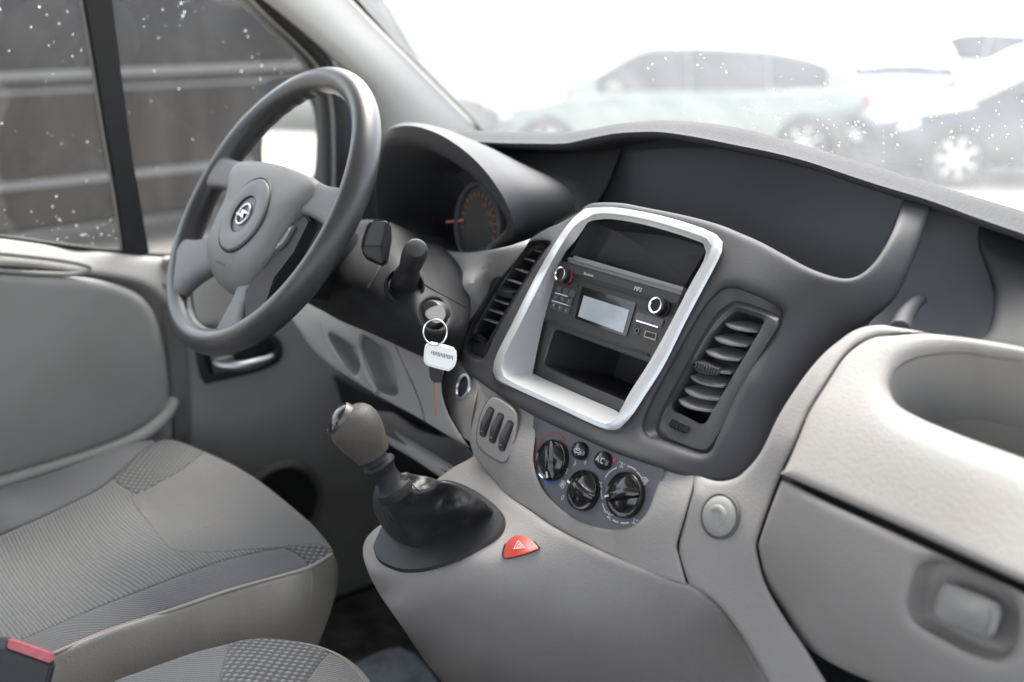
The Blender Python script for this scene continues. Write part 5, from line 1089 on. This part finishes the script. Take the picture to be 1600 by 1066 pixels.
V, F = gridmesh([E0, [outw(p, .014, -.010) for p in E0], [outw(p, .02, -.04) for p in E0], [outw(p, .005, -.25) for p in E0]]); build('cushion_nose', V, F, M_['vinyl'], ps, 60)
box('cushion_pad', (-1.05, -.62, .95), (-.46, .06, 1.26), M_['plain'], ps, bev=.05)
# ------------------------------------------------------------------ seat belt buckle
bk = thing('belt_buckle', 'black seat belt buckle with worn red release button at the left edge', 'buckle', tuple(ony(30, 1060, .13)))
BPl = Plane(ony(40, 1030, .13), (-.35, -.80, .45))
slab('buckle_body', [BPl.at(x, y) for x, y in ((-30, 996), (6, 1006), (14, 1014), (76, 1036), (80, 1040), (70, 1080), (60, 1110), (-60, 1110))], -BPl.n*.022, M_['black'], bk, .002, 3)
slab('release_button', [BPl.at(x, y, -.001) for x, y in ((6, 1000), (14, 1000), (78, 1022), (81, 1034), (74, 1037), (10, 1014))], -BPl.n*.015, mat('pink_red_plastic', (.42, .06, .075), .4, noise=.2, nscale=150, col2=(.48, .13, .14)), bk, .001)
slab('button_frame', [BPl.at(x, y, .0005) for x, y in ((-12, 998), (8, 999), (13, 1001), (8, 1016), (-12, 1014))], -BPl.n*.018, M_['darkv'], bk, .001)
# ------------------------------------------------------------------ things on the floor
mt = thing('floor_mat', 'worn dark floor mat with pale blue-grey dust in front of the seats', 'mat', (.0, .45, .845))
M_['dust'] = mat('dusty_mat', (.12, .112, .105), .95, grain=1, gscale=120, noise=.14, nscale=14, col2=(.03, .03, .03), dist_=.004)
M_['paper'] = mat('pale_blue_dusty_carpet', (.42, .46, .50), .9, grain=.6, gscale=80, noise=.14, nscale=22, col2=(.22, .25, .29), dist_=.003)
box('rubber_sheet', (-.28, .0, .846), (.5, .76, .856), M_['dust'], mt, bev=.004)
slab('carpet_patch', [onz(x, y, .866) for x, y in ((540, 1046), (565, 1030), (600, 1014), (625, 1010), (650, 1022), (672, 1048), (700, 1090), (700, 1200), (480, 1200))], (0, 0, -.006), M_['paper'], mt, .002)

# ================================================================== outside
def gmat():
    m = mat('wet_pale_concrete', (.42, .385, .33), .6, grain=.4, gscale=20, noise=.25, nscale=.7, col2=(.33, .30, .255), dist_=.01); return m
G = build('ground', [(-300, -300, 0), (300, -300, 0), (300, 300, 0), (-300, 300, 0)], [[0, 1, 2, 3]], gmat()); struct(G)
M_['tyre'] = mat('tyre_rubber', (.02, .02, .02), .8); M_['rim'] = mat('alloy_rim', (.55, .55, .56), .35, metal=.6)
M_['cglass'] = mat('dark_car_glass', (.02, .024, .026), .06, coat=.3); M_['lamp'] = mat('lamp_glass', (.6, .6, .62), .1, coat=.5); M_['tail'] = mat('tail_lamp_red', (.45, .02, .02), .2)
M_['plate'] = mat('number_plate_white', (.7, .7, .68), .4); M_['blackt'] = mat('black_car_trim', (.015, .015, .016), .4)
def wheel_parts(par, x, y, s, r=.32):
    M = Matrix.Translation((x, y, r)) @ Matrix.Rotation(R(90*s), 4, 'X') @ Matrix.Scale(-1, 4, (0, 0, 1))
    M = par.matrix_world_ @ M if hasattr(par, 'matrix_world_') else M
    return M
def car(name, label, cat, pos, yaw, L, Wd, H, paint, kind, group=None):
    """a parked car: local +x is its front"""
    root = thing(name, label, cat, (pos[0], pos[1], 0), group); T = Matrix.Translation((pos[0], pos[1], 0)) @ Matrix.Rotation(yaw, 4, 'Z')
    hw = Wd/2; belt = H*.62; f, b = L/2, -L/2
    # body up to the belt line: stations (x, half width, sill z, bonnet/belt z)
    st = [(f, .70, .34, H*.40), (f-.06, .86, .25, H*.46), (f-.35, .95, .2, H*.52), (f-.95, 1, .2, H*.585), (f-1.25, 1, .2, belt), (0, 1, .2, belt+.02), (b+.9, 1, .2, belt+.05), (b+.25, .96, .22, belt+.06), (b+.05, .88, .28, belt+.02), (b, .80, .36, belt-.10)]
    if kind == 'saloon': st[6:] = [(b+.9, 1, .2, belt+.05), (b+.25, .95, .22, belt+.03), (b+.04, .86, .28, belt-.02), (b, .80, .36, belt-.14)]
    S = cr(st, 40); loops = []
    for x, w_, z0, z1 in S:
        w_ *= hw; h = z1-z0
        q = [(0, z0), (w_*.8, z0), (w_*.96, z0+.05), (w_*1.0, z0+h*.3), (w_*1.0, z0+h*.62), (w_*.965, z0+h*.9), (w_*.90, z1-.008), (w_*.6, z1+.018), (0, z1+.03)]
        loops.append([T @ Vector((x, y, z)) for y, z in q]+[T @ Vector((x, -y, z)) for y, z in q[-2:0:-1]])
    V, F = ringloft(loops, True, True); build('body', V, F, paint, root, 50)
    # cabin
    rear = {'wagon': [(b+1.9, .93, .99), (b+1.2, .92, .90), (b+.6, .89, .62), (b+.12, .86, .06)], 'hatch': [(b+1.0, .93, .98), (b+.55, .88, .92), (b+.15, .86, .10)], 'saloon': [(b+1.7, .92, .97), (b+1.3, .88, .80), (b+.75, .86, .05)], 'van': [(b+.8, .97, 1.0), (b+.15, .95, 1), (b+.03, .93, .1)]}[kind]
    cb = [(f-1.05, .90, .0), (f-1.5, .905, .45), (f-2.0, .92, .93), (f-2.35, .93, 1.0)]+rear
    Cs = cr(cb, 44); loops = []
    def sec(x, w_, h):
        zb = belt+.0; zt = zb+(H-zb)*max(.02, h); wb = hw*w_; wt = wb*(1-.22*max(0, h)); return zb, zt, wb, wt
    for x, w_, h in Cs:
        zb, zt, wb, wt = sec(x, w_, h); q = [(0, zb-.05), (wb, zb-.05), (wb, zb), (wt+.015, zt-.06*h), (wt*.92, zt-.012), (wt*.6, zt+.008), (0, zt+.014)]
        loops.append([T @ Vector((x, y, z)) for y, z in q]+[T @ Vector((x, -y, z)) for y, z in q[-2:0:-1]])
    V, F = ringloft(loops, True, True); build('cabin', V, F, paint, root, 60)
    # side windows as panes proud of the cabin
    xs0, xs1 = f-1.45, {'wagon': b+.55, 'hatch': b+.75, 'saloon': b+1.25, 'van': b+2.4}[kind]
    cuts = [xs0, f-2.55, f-3.5 if L > 4.0 else xs1, xs1]; cuts = [c_ for i, c_ in enumerate(cuts) if i == 0 or c_ < cuts[i-1]-.1]
    for s in (-1, 1):
        for xa, xb in zip(cuts[:-1], cuts[1:]):
            A, Bt = [], []
            for t in np.linspace(0, 1, 9):
                x = xa-.012+(xb+.012-(xa-.012))*t
                i = np.argsort(Cs[:, 0]); w_ = np.interp(x, Cs[i, 0], Cs[i, 1]); h = np.interp(x, Cs[i, 0], Cs[i, 2]); zb, zt, wb, wt = sec(x, w_, h)
                lo_, hi_ = .06, .86; zz = lambda k: zb+(zt-zb)*k; yy = lambda k: (wb+(wt+.015-wb)*k)+.006
                A.append(T @ Vector((x, s*yy(lo_), zz(lo_)))); Bt.append(T @ Vector((x, s*yy(hi_), zz(hi_))))
            V, F = gridmesh([A, Bt]); build('side_window', V, F, M_['cglass'], root)
    def glassq(name, x0, h0, x1, h1):
        rws = []
        for x, k in ((x0, 0), (x1, 1)):
            i = np.argsort(Cs[:, 0]); w_ = np.interp(x, Cs[i, 0], Cs[i, 1]); h = np.interp(x, Cs[i, 0], Cs[i, 2]); zb, zt, wb, wt = sec(x, w_, h)
            rws.append([T @ Vector((x+(.012 if x > 0 else -.012), y, zt+.014-(abs(y)/max(wt, .1))**2*.03+.004)) for y in np.linspace(-wt*.86, wt*.86, 7)])
        V, F = gridmesh(rws); build(name, V, F, M_['cglass'], root)
    glassq('windscreen_glass', f-1.12, 0, f-1.92, 1)
    if kind != 'van': glassq('rear_window', {'wagon': b+.16, 'hatch': b+.22, 'saloon': b+.85}[kind], 0, {'wagon': b+.52, 'hatch': b+.55, 'saloon': b+1.32}[kind], 1)
    # lamps, plates, mirrors, handles
    for s in (-1, 1):
        hl_ = [T @ Vector(q) for q in ((f-.05, s*hw*.62, H*.36), (f-.08, s*hw*.84, H*.37), (f-.42, s*hw*.955, H*.44), (f-.42, s*hw*.93, H*.485), (f-.12, s*hw*.74, H*.445))]
        slab('headlight', [p+Vector((0, 0, .01))+(T.to_3x3() @ Vector((.02, s*.015, 0))) for p in hl_], T.to_3x3() @ Vector((-.05, 0, 0)), M_['lamp'], root, .004)
        box('tail_light', (-.03, -.11, -.12), (.05, .11, .12), M_['tail'], root, T @ Matrix.Translation((b+.05, s*hw*.80, belt-.13)) @ Matrix.Rotation(s*R(-18), 4, 'Z'), .02)
        mm = []
        for i in range(9):
            a = math.pi*i/8
        box('door_mirror', (-.09, -.11, -.07), (.09, .11, .07), paint, root, T @ Matrix.Translation((f-1.62, s*(hw+.09), belt+.08)), .045)
        for xh in (f-2.35, f-3.25):
            if kind != 'van': box('door_handle', (-.09, -.012, -.012), (.09, .012, .012), paint, root, T @ Matrix.Translation((xh, s*(hw*.995), belt-.09)), .008)
        box('sill_trim', (b+1.25, -.02, -.035), (f-1.3, .02, .035), M_['blackt'], root, T @ Matrix.Translation((0, s*hw*.93, .24)), .01)
    box('grille', (-.03, -hw*.42, -.06), (.02, hw*.42, .06), M_['blackt'], root, T @ Matrix.Translation((f-.01, 0, H*.345)), .012)
    box('bumper_intake', (-.05, -hw*.55, -.07), (.02, hw*.55, .07), M_['blackt'], root, T @ Matrix.Translation((f-.02, 0, .30)), .02)
    for xx in (f+.012, b-.012): box('number_plate', (-.008, -.26, -.055), (.008, .26, .055), M_['plate'], root, T @ Matrix.Translation((xx, 0, .47)), .003)
    # wheels with arches
    for xw in (f-.88, b+.85):
        for s in (-1, 1):
            M = T @ Matrix.Translation((xw, s*(hw-.08), .32)) @ Matrix.Rotation(-s*math.pi/2, 4, 'X')
            lathe('wheel_arch', [(.0, .0855), (.36, .085), (.375, .075)], M, M_['blackt'], root, 40)
            ty = lathe('wheel', [(.215, .02), (.23, .095), (.29, .105), (.315, .09), (.32, .05), (.32, -.10), (.25, -.12)], M, M_['tyre'], root, 40)
            parts = [lathe_v([(.212, .06), (.222, .098), (.228, .098), (.228, .0)], M, 40), lathe_v([(0, .085), (.05, .085), (.06, .06)], M, 20)]
            for k in range(7):
                a = 2*math.pi*k/7; A_m = M @ Matrix.Rotation(a, 4, 'Z'); Vb, Fb = boxv((.03, -.022, .060), (.218, .022, .086)); parts.append(([A_m @ Vector(q) for q in Vb], Fb))
            join('rim', parts, M_['rim'], ty)
    return root
def gp(px, d):      # a spot on the ground at distance d along a photo column
    r = ray(px, 10); r = r/np.hypot(r[0], r[1]); return EYE[:2]+r[:2]*d
def yaw_of(px): r = ray(px, 10); return math.atan2(r[1], r[0])
P_sage = mat('pale_sage_metallic_paint', (.17, .21, .18), .35, metal=.2, coat=.6); P_navy = mat('dark_blue_grey_paint', (.03, .042, .054), .45, coat=.1); P_wht = mat('white_car_paint', (.75, .75, .75), .3, coat=1); P_blk = mat('dusty_black_paint', (.012, .0105, .0095), .32, spec=.3, noise=.4, nscale=.7, col2=(.018, .0155, .014)); P_sil = mat('silver_car_paint', (.5, .51, .52), .3, metal=.4, coat=1)
car('parked_car', 'pale sage green estate car seen side-on through the middle of the windscreen', 'car', gp(1040, 13.3), yaw_of(1040)+R(90)+R(12), 4.8, 1.8, 1.49, P_sage, 'wagon', 'cars parked in the yard')
car('parked_car', 'dark blue-grey hatchback with white wheels at the right edge of the windscreen', 'car', gp(1668, 13.6), yaw_of(1668)+R(90)+R(24), 4.4, 1.8, 1.50, P_navy, 'hatch', 'cars parked in the yard')
car('parked_car', 'white hatchback showing its red tail lamp between the green estate and the dark hatchback', 'car', gp(1365, 15.5), yaw_of(1365)+R(14), 4.0, 1.75, 1.52, P_wht, 'hatch', 'cars parked in the yard')
car('parked_car', 'silver estate in the far row above the dark hatchback', 'car', gp(1540, 22), yaw_of(1540)+R(80), 4.6, 1.8, 1.5, P_sil, 'wagon', 'cars parked in the yard')
M_['strip'] = mat('grey_side_moulding', (.13, .13, .135), .45)
M_['cglass2'] = mat('smoked_glass', (.012, .013, .015), .3, spec=.25)
# white panel van at the left of the windscreen
def panel_van(name, label, pos, yaw, paint, L=5.0, Wd=1.95, H=2.0, chrome=False, group=None, zb=1.27, front=True):
    root = thing(name, label, 'van', (pos[0], pos[1], 0), group); T = Matrix.Translation((pos[0], pos[1], 0)) @ Matrix.Rotation(yaw, 4, 'Z'); hw = Wd/2; f, b = L/2, -L/2
    st = [(f, .80, .35, .85), (f-.08, .92, .25, .95), (f-.5, .98, .22, 1.08), (f-.95, 1, .22, 1.22), (f-1.5, 1, .22, H*.86), (f-1.85, 1, .22, H*.985), (f-2.4, 1, .22, H), (0, 1, .22, H), (b+.3, 1, .22, H), (b+.04, .98, .24, H-.03), (b, .95, .28, H-.12)]
    S = cr(st, 56); loops = []
    for x, w_, z0, z1 in S:
        w_ *= hw; tt = min(1, max(0, (z1-1.1)/.8)); q = [(0, z0), (w_*.85, z0), (w_*.98, z0+.06), (w_, z0+.4*(z1-z0)), (w_*(1-.0*tt), z0+.52*(z1-z0)), (w_*(1-.10*tt), z1-.10), (w_*(.90-.05*tt), z1-.02), (w_*.5, z1+.01), (0, z1+.015)]
        loops.append([T @ Vector((x, y, z)) for y, z in q]+[T @ Vector((x, -y, z)) for y, z in q[-2:0:-1]])
    V, F = ringloft(loops, True, True); build('body', V, F, paint, root, 55)
    for s in (-1, 1):
        for xa, xb in ((f-1.35, f-2.25), (f-2.35, f-3.45), (f-3.55, b+.25))[:3 if chrome else 1 if front else 0]:
            yq = lambda z: s*(hw*(1-.10*max(0, (z-1.28)/.62))+.006)
            pts = [T @ Vector((x, yq(z), z)) for x, z in ((xa, zb), (xb, zb), (xb, H-.22), (xa-(.45 if xa > f-1.5 else 0), H-.22))]
            slab('side_window', pts, T.to_3x3() @ Vector((0, -s*.012, 0)), M_['cglass2'] if chrome else M_['cglass'], root, .003)
        if chrome:
            for z, x0, x1, h_ in ((1.41, b+.1, f-1.6, .028), (1.29, b+2.3, f-1.5, .012), (.61, b+1.2, f-1.2, .028)):
                box('side_strip', (x0, -.014, -h_), (x1, .014, h_), M_['strip'], root, T @ Matrix.Translation((0, s*(hw*(1-.03*max(0, z-1.1))+.004), z)), .006)
        box('door_mirror', (-.08, -.13, -.11), (.08, .13, .11), M_['blackt'], root, T @ Matrix.Translation((f-1.42, s*(hw+.13), 1.32)), .05)
        slab('headlight', [T @ Vector(q) for q in ((f-.02, s*hw*.60, .78), (f-.06, s*hw*.88, .80), (f-.30, s*hw*.99, .98), (f-.12, s*hw*.66, .97))], T.to_3x3() @ Vector((-.06, 0, 0)), M_['lamp'], root, .005)
        box('tail_light', (-.02, -.06, -.25), (.03, .06, .25), M_['tail'], root, T @ Matrix.Translation((b+.01, s*hw*.88, 1.1)), .015)
        for xw in (f-.9, b+.95):
            M = T @ Matrix.Translation((xw, s*(hw-.09), .34)) @ Matrix.Rotation(-s*math.pi/2, 4, 'X')
            lathe('wheel_arch', [(.0, .0965), (.39, .096), (.405, .085)], M, M_['blackt'], root, 40)
            ty = lathe('wheel', [(.20, .02), (.22, .105), (.30, .115), (.33, .10), (.34, .05), (.34, -.1), (.25, -.12)], M, M_['tyre'], root, 40)
            lathe('hub_cap', [(0, .085), (.08, .09), (.2, .105), (.215, .09)], M, M_['rim'], ty, 30)
    pts = [T @ Vector(q) for q in ((f-.98, -hw*.86, 1.27), (f-.98, hw*.86, 1.27), (f-1.62, hw*.80, H-.16), (f-1.62, -hw*.80, H-.16))]
    slab('windscreen_glass', [p+(T.to_3x3() @ Vector((.03, 0, .04))) for p in pts], T.to_3x3() @ Vector((-.01, 0, -.01)), M_['cglass'], root, 0)
    box('grille', (-.02, -hw*.5, -.07), (.03, hw*.5, .07), M_['blackt'], root, T @ Matrix.Translation((f-.0, 0, .72)), .012)
    box('number_plate', (-.01, -.26, -.055), (.01, .26, .055), M_['plate'], root, T @ Matrix.Translation((f+.02, 0, .5)), .003)
    return root
panel_van('parked_van', 'white van at the left of the windscreen beyond the pillar', gp(660, 16), yaw_of(660)+R(78), P_wht, front=False, group='vans parked in the yard')
panel_van('parked_van', 'dusty black van with bright side strips filling the driver door window', (2.2, 8.7), R(3), P_blk, L=7.4, Wd=1.95, H=2.45, chrome=True, group='vans parked in the yard', zb=1.51)
# white vehicle seen in the wing mirror, behind the van on the driver side
panel_van('parked_van', 'white van behind our van, seen only in the wing mirror', (-9.0, 3.6), R(2), P_wht, H=2.2, group='vans parked in the yard')
# low pale hall closing the yard
hall = thing('storage_hall', 'pale metal hall along the far side of the yard', 'building', (40, 24, 0))
M_['clad'] = mat('pale_cladding', (.62, .62, .62), .6, noise=.3, nscale=.5)
HM_ = Matrix.Translation((40, 24, 0)) @ Matrix.Rotation(R(122), 4, 'Z')
box('wall', (-38, -6, 0), (38, 6, 2.6), M_['clad'], hall, HM_); box('roof', (-38.4, -6.4, 2.6), (38.4, 6.4, 2.85), M_['silver'], hall, HM_, .03)
for i in range(6): box('roller_door', (-32+i*12, 6.0, 0), (-28+i*12, 6.05, 2.2), P_sil, hall, HM_, .01)
